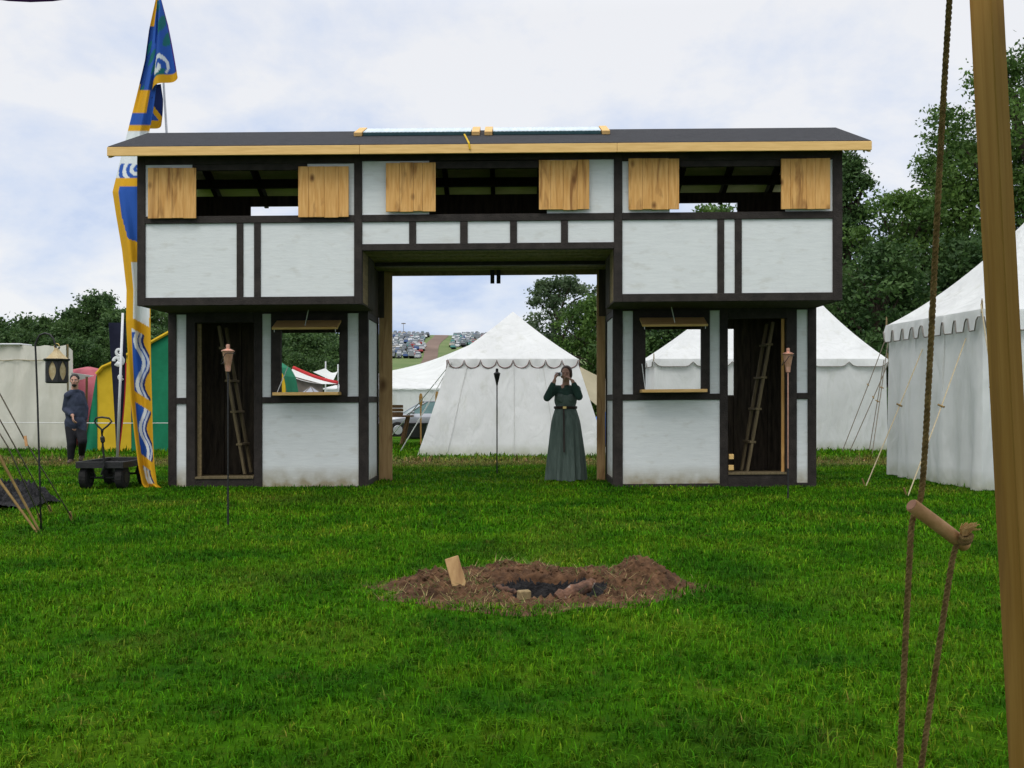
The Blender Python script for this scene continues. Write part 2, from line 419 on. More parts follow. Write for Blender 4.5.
# grass: greens, darker clover patches, dry straw patches
def grass_mat(name, blades):
    m = bpy.data.materials.new(name); m.use_nodes = True
    t = m.node_tree; t.nodes.clear(); L = t.links.new
    o = t.nodes.new('ShaderNodeOutputMaterial'); b = t.nodes.new('ShaderNodeBsdfPrincipled')
    b.inputs['Roughness'].default_value = 0.75 if blades else 0.95
    b.inputs['Specular IOR Level'].default_value = 0.04 if blades else 0.03
    g = t.nodes.new('ShaderNodeNewGeometry')
    def noise(scale, det=5, off=0.0):
        n = t.nodes.new('ShaderNodeTexNoise'); n.inputs['Scale'].default_value = scale; n.inputs['Detail'].default_value = det
        n.inputs['Roughness'].default_value = 0.6
        va = t.nodes.new('ShaderNodeVectorMath'); va.operation = 'ADD'; va.inputs[1].default_value = (off, off * 1.7, 0)
        L(g.outputs['Position'], va.inputs[0])
        fl = t.nodes.new('ShaderNodeVectorMath'); fl.operation = 'MULTIPLY'; fl.inputs[1].default_value = (1, 1, 0)
        L(va.outputs[0], fl.inputs[0]); L(fl.outputs[0], n.inputs['Vector'])
        return n.outputs[0]
    def ramp(inp, stops):
        r = t.nodes.new('ShaderNodeValToRGB')
        r.color_ramp.elements[0].position = stops[0][0]; r.color_ramp.elements[0].color = (*stops[0][1], 1)
        r.color_ramp.elements[1].position = stops[-1][0]; r.color_ramp.elements[1].color = (*stops[-1][1], 1)
        for p, c in stops[1:-1]:
            e = r.color_ramp.elements.new(p); e.color = (*c, 1)
        L(inp, r.inputs[0]); return r.outputs[0]
    def mix(f, a, bb, typ='MIX'):
        x = t.nodes.new('ShaderNodeMix'); x.data_type = 'RGBA'; x.blend_type = typ
        if isinstance(f, float): x.inputs[0].default_value = f
        else: L(f, x.inputs[0])
        for i, s in ((6, a), (7, bb)):
            if isinstance(s, tuple): x.inputs[i].default_value = (*s, 1)
            else: L(s, x.inputs[i])
        return x.outputs[2]
    k = 1.0 if blades else 0.6  # ground kept darker: shadow between the blades is put into its colour
    G1 = (0.027*k, 0.110*k, 0.003*k); G2 = (0.053*k, 0.168*k, 0.003*k); G3 = (0.088*k, 0.195*k, 0.006*k)
    base = ramp(noise(1.1, 6), [(0.38, G1), (0.5, G2), (0.62, G3)])
    base = mix(ramp(noise(0.55, 5, 13.0), [(0.52, (0,0,0)), (0.72, (0.5,)*3)]), base, (0.125*k, 0.155*k, 0.016*k))      # yellowing patches
    base = mix(ramp(noise(3.3, 5, 41.0), [(0.56, (0,0,0)), (0.72, (0.6,)*3)]), base, (0.019*k, 0.080*k, 0.006*k))        # clover
    base = mix(ramp(noise(7.0, 4, 77.0), [(0.60, (0,0,0)), (0.76, (0.65,)*3)]), base, (0.17*k, 0.125*k, 0.035*k))        # straw and bare spots
    # trodden strip behind the gatehouse
    sp = t.nodes.new('ShaderNodeSeparateXYZ'); L(g.outputs['Position'], sp.inputs[0])
    def mt(op, a, bb):
        n = t.nodes.new('ShaderNodeMath'); n.operation = op; n.use_clamp = False
        for i, s in enumerate((a, bb)):
            if isinstance(s, (int, float)): n.inputs[i].default_value = s
            else: L(s, n.inputs[i])
        return n.outputs[0]
    dd = mt('ABSOLUTE', mt('SUBTRACT', mt('ADD', sp.outputs[1], mt('MULTIPLY', noise(0.5, 3, 5.0), 1.6)), 19.6), 0)
    strip = mt('SUBTRACT', 1.0, mt('DIVIDE', dd, 1.5)); 
    strip = mt('MULTIPLY', mt('MAXIMUM', strip, 0.0), 1.6)
    strip = mt('MULTIPLY', mt('MINIMUM', strip, 1.0), mt('MULTIPLY', noise(2.0, 5, 9.0), 1.25))
    base = mix(strip, base, (0.20*k, 0.15*k, 0.06*k))
    if blades:
        a = t.nodes.new('ShaderNodeAttribute'); a.attribute_name = 'tint'
        base = mix(1.0, base, a.outputs['Color'], 'MULTIPLY')
    L(base, b.inputs['Base Color'])
    if not blades:
        bp = t.nodes.new('ShaderNodeBump'); bp.inputs['Strength'].default_value = 0.8; bp.inputs['Distance'].default_value = 0.05
        L(noise(22.0, 6, 2.0), bp.inputs['Height']); L(bp.outputs[0], b.inputs['Normal'])
        L(b.outputs[0], o.inputs[0])
    else:
        tr = t.nodes.new('ShaderNodeBsdfTranslucent'); L(base, tr.inputs[0])
        ms = t.nodes.new('ShaderNodeMixShader'); ms.inputs[0].default_value = 0.3
        L(b.outputs[0], ms.inputs[1]); L(tr.outputs[0], ms.inputs[2]); L(ms.outputs[0], o.inputs[0])
    return m
M['ground'] = grass_mat('ground', False)
M['blade'] = grass_mat('blade', True)

def leaf_mat(name, dark, light, scale=0.35):
    m = bpy.data.materials.new(name); m.use_nodes = True
    t = m.node_tree; t.nodes.clear(); L = t.links.new
    o = t.nodes.new('ShaderNodeOutputMaterial'); b = t.nodes.new('ShaderNodeBsdfPrincipled')
    b.inputs['Roughness'].default_value = 0.6; b.inputs['Specular IOR Level'].default_value = 0.2
    a = t.nodes.new('ShaderNodeAttribute'); a.attribute_name = 'tint'
    x = t.nodes.new('ShaderNodeMix'); x.data_type = 'RGBA'
    L(a.outputs['Fac'], x.inputs[0]); x.inputs[6].default_value = (*dark, 1); x.inputs[7].default_value = (*light, 1)
    L(x.outputs[2], b.inputs['Base Color'])
    tr = t.nodes.new('ShaderNodeBsdfTranslucent'); L(x.outputs[2], tr.inputs[0])
    ms = t.nodes.new('ShaderNodeMixShader'); ms.inputs[0].default_value = 0.3
    L(b.outputs[0], ms.inputs[1]); L(tr.outputs[0], ms.inputs[2]); L(ms.outputs[0], o.inputs[0])
    return m
M['leaf_mid'] = leaf_mat('leaf_mid', (0.038,0.085,0.017), (0.115,0.20,0.038))
M['leaf_dark'] = leaf_mat('leaf_dark', (0.030,0.068,0.020), (0.082,0.148,0.040))
M['leaf_pale'] = leaf_mat('leaf_pale', (0.045,0.080,0.035), (0.115,0.165,0.075))

# ------------------------------------------------------------------ ground, hill, dirt track
PIT = (0.13, 6.14)       # fire pit centre
def hill_z(X, Y):
    t = max(0.0, min(1.0, (Y - 230.0) / 290.0))
    z = 35.2 * (t * 0.82 + 0.18 * t * t * (3 - 2 * t))
    if Y > 520: z = 35.2 * max(0.0, 1 - (Y - 520) / 260.0)
    # falls away to both sides
    sx = 1.0
    if X > 15: sx = max(0.0, 1 - ((X - 15) / 150.0) ** 2) if X < 165 else 0.0
    if X < -120: sx = max(0.0, 1 - ((X + 120) / 160.0) ** 2) if X > -280 else 0.0
    return z * sx + 0.5 * math.sin(X * 0.03 + Y * 0.02) * t - 0.35
mb = MB()
HOLE = (-.12, .58, 5.80, 6.27)   # opening left for the pit, covered by the dug earth
ys = [-12, -4, 0, 3, 5.80, 6.27, 9, 12, 16, 20, 25, 32, 45, 70, 110, 200, 400, 800, 1800]
xs = [-1600, -600, -250, -100, -50, -25, -15, -8, -4, -.12, .58, 4, 8, 15, 25, 50, 100, 250, 600, 1600]
vs = [(x, y, 0.0) for y in ys for x in xs]
nx = len(xs)
mb.add(vs, [(j*nx+i, j*nx+i+1, (j+1)*nx+i+1, (j+1)*nx+i) for j in range(len(ys)-1) for i in range(nx-1) if not (xs[i] == HOLE[0] and ys[j] == HOLE[2])])
tag(mb.build('ground', M['ground']), kind='structure')
mb = MB()
mb.grid(64, 48, lambda u, v: (-290 + 470*u, 228 + 560*v, hill_z(-290 + 470*u, 228 + 560*v)))
M['hazed_hill_grass'] = mat('hazed_hill_grass', (.075,.125,.035), (.13,.165,.06), .06, .95, detail=8)  # grass colour dulled to paint in the haze of distance
tag(mb.build('hill', M['hazed_hill_grass'], smooth=True), kind='structure')
mb = MB()
def trk(u, v):
    Y = 330 + 192 * v
    X = (-0.0780 + 0.0140 * u) * Y + 0.8 * math.sin(v * 9) - 6 * (1 - v)
    return (X, Y, hill_z(X, Y) + 0.12)
mb.grid(6, 40, trk)
tag(mb.build('dirt_track', M['track'], smooth=True), kind='structure')

# ------------------------------------------------------------------ grass blades
def grass_patch(bounds, dens, hmin, hmax, wid, seed):
    r = np.random.default_rng(seed)
    y0, y1 = bounds
    n = int(dens * (y1 - y0) * ((0.56 * (y0 + y1) / 2 + 1.2) * 2))
    Y = r.uniform(y0, y1, n)
    hw = 0.56 * Y + 1.3
    keep = r.uniform(0, 1, n) < hw / hw.max()
    Y = Y[keep]; hw = hw[keep]
    X = r.uniform(-1, 1, len(Y)) * hw
    # tufts: pull a share of blades together
    k = r.uniform(0, 1, len(X)) < 0.5
    cell = 0.11
    gxx = np.round(X / cell) * cell; gyy = np.round(Y / cell) * cell
    hsh = np.sin(gxx * 127.1 + gyy * 311.7) * 43758.5453
    hsh2 = np.sin(gxx * 269.5 + gyy * 183.3) * 43758.5453
    jx = (hsh - np.floor(hsh) - 0.5) * cell; jy = (hsh2 - np.floor(hsh2) - 0.5) * cell
    X = np.where(k, gxx + jx + r.normal(0, 0.018, len(X)), X)
    Y = np.where(k, gyy + jy + r.normal(0, 0.018, len(X)), Y)
    # not on the mound nor inside the wings of the gatehouse
    e = ((X - PIT[0]) / .93) ** 2 + ((Y - PIT[1]) / 0.53) ** 2
    keep = (e > r.uniform(0.72, 1.25, len(X)))
    ing = (Y > 13.42) & (Y < 14.62) & (((X > -4.62) & (X < -1.98)) | ((X > 1.4) & (X < 4.1)))
    keep &= ~ing
    X, Y = X[keep], Y[keep]; n = len(X)
    clump = np.sin(X * 3.1 + 1.7 * np.sin(Y * 2.3)) * np.sin(Y * 2.7 + 1.3 * np.sin(X * 1.9))
    h = r.uniform(hmin, hmax, n) * (1 + 0.28 * clump) * np.where(r.uniform(0, 1, n) < 0.06, 1.6, 1.0)
    a = r.uniform(0, 2 * np.pi, n)
    lean = r.uniform(0.2, 1.7, n) * h
    la = a + r.normal(0, 0.6, n)
    wv = wid * r.uniform(0.6, 1.4, n)
    dx, dy = -np.sin(la) * wv / 2, np.cos(la) * wv / 2
    lx, ly = np.cos(la) * lean, np.sin(la) * lean
    V = np.zeros((n, 5, 3))
    V[:, 0] = np.stack([X - dx, Y - dy, np.full(n, -0.004)], 1)
    V[:, 1] = np.stack([X + dx, Y + dy, np.full(n, -0.004)], 1)
    V[:, 2] = np.stack([X - dx * .8 + lx * .35, Y - dy * .8 + ly * .35, h * .62], 1)
    V[:, 3] = np.stack([X + dx * .8 + lx * .35, Y + dy * .8 + ly * .35, h * .62], 1)
    V[:, 4] = np.stack([X + lx, Y + ly, h * np.where(lean > .9 * h, .62, 1.0)], 1)
    val = 0.5 + 1.25 * r.uniform(0, 1, n) ** 1.8
    dry = r.uniform(0, 1, n) < 0.085 * (1 + .8 * np.sin(X * 1.7 + 2) * np.sin(Y * 1.3))  # straw blades; their pale tint also paints glints into the grass
    tint = np.stack([val * np.where(dry, 2.3, r.uniform(.75, 1.25, n)), val * np.where(dry, 1.25, 1.0), val * np.where(dry, 3.0, r.uniform(.7, 1.3, n))], 1)
    return V, tint
Vs, Ts = [], []
for b, d, h0, h1, wd, sd_ in (((2.6, 5.2), 7600, .017, .043, .0042, 1), ((5.2, 8.5), 4300, .020, .048, .0058, 2), ((8.5, 13.0), 1800, .022, .05, .009, 3), ((13.0, 19.0), 900, .022, .046, .013, 4), ((19.0, 27.0), 260, .04, .10, .022, 5)):
    v, t_ = grass_patch(b, d, h0, h1, wd, sd_)
    Vs.append(v); Ts.append(t_)
V = np.concatenate(Vs); T = np.concatenate(Ts); n = len(V)
print('grass blades', n)
me = bpy.data.meshes.new('grass')
me.vertices.add(n * 5); me.vertices.foreach_set('co', V.reshape(-1).astype(np.float32))
i0 = np.arange(n) * 5
tri = np.stack([i0, i0+1, i0+3, i0, i0+3, i0+2, i0+2, i0+3, i0+4], 1).reshape(-1)
me.loops.add(n * 9); me.loops.foreach_set('vertex_index', tri.astype(np.int32))
me.polygons.add(n * 3); me.polygons.foreach_set('loop_start', (np.arange(n * 3) * 3).astype(np.int32))
me.polygons.foreach_set('loop_total', np.full(n * 3, 3, np.int32))
me.update(calc_edges=True)
ca = me.color_attributes.new('tint', 'FLOAT_COLOR', 'POINT')
cc = np.ones((n, 5, 4), np.float32); cc[:, :, :3] = T[:, None, :]
cc[:, :2, :3] *= 0.8
ca.data.foreach_set('color', cc.reshape(-1))
me.materials.append(M['blade'])
go = bpy.data.objects.new('grass', me); COL.objects.link(go)
tag(go, 'short mown green grass covering the field with a few straw coloured and glint painted blades', 'grass', kind='stuff')

# ------------------------------------------------------------------ trees
def leaf_mesh(name, P, size, tint, m, r):
    n = len(P)
    d = r.normal(0, 1, (n, 3)); d /= np.linalg.norm(d, axis=1)[:, None]
    e = r.normal(0, 1, (n, 3)); e -= (e * d).sum(1)[:, None] * d; e /= np.linalg.norm(e, axis=1)[:, None]
    s = size * r.uniform(0.55, 1.4, n)
    V = np.zeros((n, 4, 3))
    V[:, 0] = P - d * s[:, None]; V[:, 1] = P + e * s[:, None] * .5
    V[:, 2] = P + d * s[:, None]; V[:, 3] = P - e * s[:, None] * .5
    me = bpy.data.meshes.new(name)
    me.vertices.add(n * 4); me.vertices.foreach_set('co', V.reshape(-1).astype(np.float32))
    me.loops.add(n * 4); me.loops.foreach_set('vertex_index', np.arange(n * 4, dtype=np.int32))
    me.polygons.add(n); me.polygons.foreach_set('loop_start', (np.arange(n) * 4).astype(np.int32))
    me.polygons.foreach_set('loop_total', np.full(n, 4, np.int32))
    me.update(calc_edges=True)
    ca = me.color_attributes.new('tint', 'FLOAT_COLOR', 'POINT')
    c = np.ones((n, 4, 4), np.float32); c[:, :, :3] = np.clip(tint, 0, 1)[:, None, None]
    ca.data.foreach_set('color', c.reshape(-1))
    me.materials.append(m)
    return me
def make_tree(name, label, height, width, nclump, nleaf, leaf, m, seed, low=0.12, shape='round', group=None, spread=0.16, cat='tree'):
    """trunk + limbs, and a crown of leaf-sized faces gathered in clumps at the ends of the limbs"""
    r = np.random.default_rng(seed)
    root = thing(name, label, cat, group=group)
    nclump = int(nclump * 4.2); nleaf = int(nleaf * 2.7); leaf *= .62; spread *= .62
    tips = []
    for i in range(nclump):
        for _ in range(50):
            t = r.uniform(low, 1.0)
            if shape == 'round': env = math.sqrt(max(0.0, 1 - ((t - 0.52) / 0.52) ** 2))
            elif shape == 'cone': env = min(1.0, (1.04 - t) * 1.35) * min(1, (t - low + .08) * 5)
            else: env = min(1.0, (1.02 - t) * 2.2) ** .7 * min(1, (t - low + .15) * 4)
            ang = r.uniform(0, 2 * math.pi)
            lob = 1 + 0.22 * math.sin(3 * ang + seed) + 0.16 * math.sin(5 * ang + 2.1 * seed + 6 * t)
            rad = env * lob * (r.uniform(0.08, 1.0) ** 0.6)
            if rad > 0.05: break
        tips.append((rad * width / 2 * math.cos(ang), rad * width / 2 * math.sin(ang), t * height * (1 - 0.05)))
    tips = np.array(tips)
    mb = MB()
    tr = 0.026 * height + 0.05
    pts = [(0.02 * height * math.sin(k * 1.3 + seed) * k / 6, 0.02 * height * math.cos(k * 1.7 + seed) * k / 6, height * 0.86 * k / 6) for k in range(7)]
    mb.tube(pts, [tr * (1.35 if k == 0 else 1 - k / 6.6) for k in range(7)], 9)
    for k in r.choice(len(tips), min(len(tips), 38), replace=False):
        tx, ty, tz = tips[k]
        z0 = max(0.1 * height, tz - 0.26 * height * r.uniform(.6, 1.3))
        q = z0 / (height * .86) * 6; i = min(5, int(q)); fr = min(1, q - i)
        b0 = Vector(pts[i]).lerp(Vector(pts[i + 1]), fr)
        mid = b0.lerp(Vector((tx, ty, tz)), .5) + Vector((0, 0, .035 * height))
        mb.tube([b0, mid, (tx, ty, tz)], [tr * .32, tr * .2, tr * .06], 5, cap=False)
    mb.build('trunk', M['bark'], root, smooth=True)
    w_ = r.uniform(.5, 1.5, nclump); w_ /= w_.sum()
    idx = r.choice(nclump, nleaf, p=w_)
    rc = spread * width * r.uniform(.6, 1.35, nclump)
    off = np.clip(r.normal(0, .60, (nleaf, 3)), -1.25, 1.25)
    off[:, 2] *= .70
    P = tips[idx] + off * rc[idx][:, None]
    P[:, 2] = np.maximum(P[:, 2], 0.15)
    ct = r.uniform(.05, .85, nclump)
    tint = ct[idx] + r.normal(0, .22, nleaf)
    me = leaf_mesh('crown', P, leaf, tint, m, r)
    c = bpy.data.objects.new('crown', me); COL.objects.link(c); c.parent = root
    return root
def put_tree(o, x, Y, rz=0.0, s=1.0):
    o.location = ((x - 512) / F * Y, Y, -0.05); o.rotation_euler = (0, 0, rz); o.scale = (s, s, s)

# big trees to the right (pixel x, top row, width in px, distance)
def tree_px(x, top, wpx, Y, nclump, nleaf, leaf, m, seed, label, low, shape, group=None, name='broadleaf_tree', spread=.16):
    hgt = H + (HY - top) / F * Y
    o = make_tree(name, label, hgt, wpx / F * Y, nclump, nleaf, leaf, m, seed, low, shape, group, spread)
    put_tree(o, x, Y)
    return o
tree_px(1030, 30, 215, 40, 80, 19000, .16, M['leaf_mid'], 21, 'tallest leafy tree, its crown showing behind the foreground wooden post', .10, 'round', spread=.13)
tree_px(955, 100, 112, 43, 46, 7500, .15, M['leaf_mid'], 22, 'loose feathery tree between the rope and the shorter trees right of the gatehouse', .08, 'round', spread=.15)
tree_px(905, 184, 112, 41, 46, 8000, .15, M['leaf_mid'], 23, 'low bushy tree behind the near white tent, left of the hanging rope', .04, 'round', spread=.17)
tree_px(846, 132, 78, 47, 50, 10000, .16, M['leaf_dark'], 24, 'tall narrow tree rising just past the right end of the gatehouse roof', .05, 'column', spread=.2)
tree_px(1105, 95, 150, 44, 60, 10000, .2, M['leaf_mid'], 25, 'tall tree beyond the right edge of the near white tent', .08, 'round')
tree_px(722, 196, 86, 56, 46, 8000, .2, M['leaf_mid'], 26, 'tree whose top shows through the right upper window of the gatehouse', .05, 'round')
tree_px(788, 205, 90, 58, 40, 6000, .22, M['leaf_dark'], 27, 'tree hidden mostly behind the right wing of the gatehouse', .05, 'round')
tree_px(668, 296, 130, 60, 60, 12000, .22, M['leaf_dark'], 28, 'dark tree seen through the right serving window above the marquee', .03, 'round')
tree_px(559, 273, 96, 66, 44, 6500, .2, M['leaf_pale'], 29, 'pale loose tree behind the peaked white tent in the archway', .06, 'round', spread=.13)
tree_px(606, 290, 84, 62, 44, 8000, .2, M['leaf_mid'], 30, 'darker tree right of the pale tree in the archway', .02, 'round')
tree_px(880, 240, 120, 37, 44, 8000, .15, M['leaf_dark'], 31, 'dark low bush under the trees between the marquee and the near white tent', .02, 'round', name='bush')
tree_px(975, 230, 120, 38, 50, 9000, .16, M['leaf_dark'], 32, 'dark undergrowth bush behind the roof of the near white tent', .02, 'round', name='bush')
tree_px(820, 262, 90, 40, 40, 6000, .17, M['leaf_dark'], 33, 'dark bush behind the right peak of the marquee', .02, 'round', name='bush')

# distant woodland to the left
wl = 'dark green tree in the distant woodland behind the left hand tents'
wg = 'trees of the distant woodland'
protos = []
for k in range(4):
    protos.append(make_tree('woodland_tree', wl, 9.0, 6.4, 36, 4200, .30, M['leaf_dark'], 50 + k, .02, ('round', 'column', 'round', 'cone')[k], wg, spread=.19))
top = lambda x: float(np.interp(x, [-120, 0, 40, 66, 80, 92, 112, 124, 150, 250, 330, 352, 370], [314, 315, 312, 306, 300, 293, 293, 300, 306, 308, 316, 334, 352]))
first = [True] * 4
rw = random.Random(5)
x = -120.0; i = 0
while x < 358:
    for row, (Yb, dh) in enumerate(((104, 0), (92, 14), (84, 32))):
        k = rw.randrange(4)
        xx = x + rw.uniform(-9, 9) + row * 9
        Y = Yb + rw.uniform(-4, 4)
        tp = top(xx) + dh + rw.uniform(-3, 9)
        if xx > 363 - row * 6: continue
        hgt = H + (HY - tp) / F * Y
        o = protos[k] if first[k] else copy_tree(protos[k])
        first[k] = False
        put_tree(o, xx, Y, rw.uniform(0, 6.28), hgt / 9.0)
    x += 25
for k in range(4):
    if first[k]: put_tree(protos[k], 200 + 20 * k, 100, 0, .8)
o = make_tree('tall_tree', 'tallest tree standing out above the distant woodland, above the dark feather flag', 10.4, 5.2, 44, 7000, .22, M['leaf_dark'], 71, .1, 'round', spread=.16)
put_tree(o, 98, 95, 1.0, 1.12)

# ------------------------------------------------------------------ timber gatehouse
D0, D1, D2 = 12.40, 13.48, 14.58
GX = (490 - 512) / F * D0
gate = thing('timber_gatehouse', 'black and white half timbered gatehouse of plywood with an archway and wooden shutters', 'gatehouse', (GX, D0, 0))
RACK = .008      # the whole front rises gently to the right
def ux(x, D): return (x - 512) / F * D - GX
def uz(y, D): return H + (HY - y) / F * D
def gbox(name, D, x0, x1, y0, y1, ya, yb, m, bevel=0.004, parent=None):
    """a board seen at pixel rect (x0..x1, y0..y1) on the plane D, from local depth ya to yb"""
    mb = MB(); mb.box(ux(x0, D), ux(x1, D), D - D0 + ya, D - D0 + yb, uz(y1, D), uz(y0, D))
    return mb.build(name, m, parent or gate, bevel=bevel)
def gb(name, x0, x1, y0, y1, z0, z1, m, bevel=0.004, parent=None):
    mb = MB(); mb.box(x0, x1, y0, y1, z0, z1)
    return mb.build(name, m, parent or gate, bevel=bevel)
# upper storey, front: white panels
for (x0, x1, y0, y1) in ((143,192,161,217),(307,357,161,217),(359,429,159,217),(547,617,159,217),(619,670,161,217),(786,836,161,217),
                         (143,239,219,298),(241,256,219,298),(258,357,219,298),(619,720,219,298),(722,738,219,298),(740,836,219,298),
                         (359,412,219,245),(413.5,463,219,245),(465,513,219,245),(514.5,564,219,245),(565.5,617,219,245)):
    gbox('wall_panel', D0, x0, x1, y0, y1, .022, .037, M['plaster'], 0)
for (x0, x1) in ((137,145),(354,362),(614,622.4),(833,842.5)):
    gbox('timber_post', D0, x0, x1, 151, 303, 0, .09, M['timber'])
for (x0, x1, y0, y1) in ((236.4,243,220,296),(253.8,260.4,220,296),(717.6,724.4,220,296),(735,742,220,296),(409,416,220,244),(460,467.6,220,244),(510,517,220,244),(561,568,220,244)):
    gbox('timber_stud', D0, x0, x1, y0, y1, .004, .05, M['timber'])
for (x0, x1, y0, y1) in ((145,354,213.8,221),(362,614,213.8,221),(622.4,833,213.8,221),(145,354,295,303),(622.4,833,295,303),(362,614,243,249.5),
                         (145,354,151,162),(362,614,151,160),(622.4,833,151,162)):
    gbox('timber_rail', D0, x0, x1, y0, y1, -.003, .085, M['timber'])
# head boards over the upper openings
for (x0, x1) in ((192,307),(429,547),(670,786)):
    gbox('window_head', D0, x0, x1, 160.5, 168, .01, .06, M['timber'])
# shutters: vertical planks
rs = random.Random(3)
for (x0, x1, y0, y1) in ((149.3,197.3,166,217),(299,349.3,165.5,217),(386.3,436,162.6,212),(538.8,589,161,211.5),(628,678.5,160.5,212),(780,829,161.5,212.5)):
    sh = MB(); xa, xb = ux(x0, D0), ux(x1, D0); nb = 4
    cuts = [0] + sorted(min(.95, (k + rs.uniform(-.25, .25)) / nb) for k in range(1, nb)) + [1]
    za, zb = uz(y1, D0), uz(y0, D0)
    for a, b_ in zip(cuts[:-1], cuts[1:]):
        sh.box(xa + (xb - xa) * a + .0012, xa + (xb - xa) * b_ - .0012, -.052 - rs.uniform(0, .003), -.03, za + rs.uniform(0, .01), zb - rs.uniform(0, .008))
    so_ = sh.build('shutter', M['raw'], gate, bevel=.002)
    bt = MB()
    for zz in (za + .09, zb - .12): bt.box(xa + .03, xb - .03, -.0298, -.006, zz, zz + .05)
    bt.build('shutter_batten', M['rawh'], so_)
# centre beam returns, archway ceiling, jetty cheeks and soffits
ZJ = uz(303, D0) + .004             # underside of the wings' upper storey
ZC = uz(249.5, D0) + .01            # archway ceiling
DL, DR = ux(362, D0), ux(614, D0)   # archway cheeks
WL, WR = ux(137, D0), ux(842.5, D0)
RD = D2 - D0
LW0, LW1 = ux(168, D1), ux(368, D1)
RW0, RW1 = ux(613, D1), ux(816.5, D1)
mb = MB()
nb = 14
for k in range(nb):
    y0 = .09 + (RD - .09) * k / nb; y1 = .09 + (RD - .09) * (k + 1) / nb
    mb.box(DL - .08, DR + .08, y0 + .004, y1 - .004, ZC + (.006 if k % 2 else 0), ZC + .03)
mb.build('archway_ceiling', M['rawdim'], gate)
gb('archway_beam', DL + .001, DR - .001, RD * .52, RD * .52 + .09, ZC - .05, ZC - .001, M['timber'])
for xq, sg in ((DL, -1), (DR, 1)):
    x0_, x1_ = (xq - .03, xq) if sg < 0 else (xq, xq + .03)
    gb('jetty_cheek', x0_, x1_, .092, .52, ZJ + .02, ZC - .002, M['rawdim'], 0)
    gb('jetty_cheek', x0_ - .004, x1_ + .004, .523, D1 - D0 - .01, ZJ + .02, ZC - .002, M['interior'], 0)
gb('upper_cheek', ux(368, D1) - .02, ux(368, D1), D1 - D0, RD - .055, ZJ, ZC - .003, M['interior'], 0)
gb('upper_cheek', ux(613, D1), ux(613, D1) + .02, D1 - D0, RD - .055, ZJ, ZC - .003, M['interior'], 0)
for (xa, xb) in ((WL + .01, DL - .0), (DR + .0, WR - .01)):
    mb = MB(); n_ = 5
    for k in range(n_):
        ya = .09 + (D1 - D0 - .12) * k / n_; yb = .09 + (D1 - D0 - .12) * (k + 1) / n_
        mb.box(xa, xb, ya + .003, yb - .003, ZJ, ZJ + .022)
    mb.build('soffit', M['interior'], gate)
    mb = MB(); mb.box(max(xa, RW0 + .03) if xa > 0 else xa, min(xb, LW1 - .03) if xb < 0.5 and xa < 0 else xb, .1, RD - .056, ZJ + .03, ZJ + .06); mb.build('upper_floor', M['sheathing'], gate)
# upper side walls
for xs_, nm in ((WL, -1), (WR, 1)):
    x0, x1 = (xs_ + .02, xs_ + .04) if nm < 0 else (xs_ - .04, xs_ - .02)
    mb = MB(); zt = uz(151, D0)
    mb.add([(x0, .09, ZJ + .05), (x0, RD, ZJ + .05), (x0, RD, zt - .02), (x0, RD / 2, zt + .40), (x0, .09, zt - .02)] +
           [(x1, .09, ZJ + .05), (x1, RD, ZJ + .05), (x1, RD, zt - .02), (x1, RD / 2, zt + .40), (x1, .09, zt - .02)],
           [(0,1,2,3,4), (9,8,7,6,5), (0,5,6,1), (1,6,7,2), (2,7,8,3), (3,8,9,4), (4,9,5,0)])
    mb.build('side_panel', M['plaster'], gate)
    a, b_ = (xs_, xs_ + .05) if nm < 0 else (xs_ - .05, xs_)
    gb('timber_rail', a, b_, .091, RD, ZJ, ZJ + .1, M['timber'])
    gb('timber_rail', a, b_, .091, RD, uz(221, D0), uz(213.8, D0), M['timber'])
    gb('timber_post', a, b_, RD - .09, RD + .002, ZJ + .1, zt - .06, M['timber'])
# upper rear wall with its openings
ZRT = uz(195, D2)
zsill = uz(218, D2); zwin = uz(205, D2)
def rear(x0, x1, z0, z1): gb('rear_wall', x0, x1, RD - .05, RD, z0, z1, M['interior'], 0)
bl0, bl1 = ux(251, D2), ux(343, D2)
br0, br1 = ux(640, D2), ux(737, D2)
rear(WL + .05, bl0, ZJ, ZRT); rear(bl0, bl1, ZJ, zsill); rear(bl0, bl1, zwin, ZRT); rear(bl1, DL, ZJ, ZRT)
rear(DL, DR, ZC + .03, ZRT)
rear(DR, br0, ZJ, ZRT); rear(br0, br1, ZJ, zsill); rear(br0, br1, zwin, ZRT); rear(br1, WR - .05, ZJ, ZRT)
# roof
EF = -.24
EL, ER = ux(108, D0 + EF), ux(871, D0 + EF)
ZE = uz(144.3, D0 + EF)            # top of eave
ZR = uz(131.0, D0 + RD / 2)        # ridge
RB = RD + .30
ZB = ZE - .10
roof = MB()
nn = 2
roof.add([(EL, EF, ZE), (ER, EF, ZE), (ER, RD/2, ZR), (EL, RD/2, ZR), (EL, RB, ZB), (ER, RB, ZB)], [(0,1,2,3), (3,2,5,4)])
roof_o = roof.build('roof', M['shingle'], gate, solid=.022)
sl_ = MB()
for (ya, yb) in ((EF + .02, RD / 2 - .01), (RD / 2 + .01, RB - .02)):
    f0 = (ya - EF) / (RD / 2 - EF) if ya < RD / 2 else (RB - ya) / (RB - RD / 2)
    f1 = (yb - EF) / (RD / 2 - EF) if yb < RD / 2 else (RB - yb) / (RB - RD / 2)
    z0_ = ZE if ya < RD / 2 else ZB
    za, zb = z0_ + (ZR - z0_) * f0 - .03, z0_ + (ZR - z0_) * f1 - .03
    sl_.add([(EL + .02, ya, za), (ER - .02, ya, za), (ER - .02, yb, zb), (EL + .02, yb, zb)], [(3,2,1,0)])
sl_.build('roof_sheathing', M['sheathing'], roof_o, solid=.012)
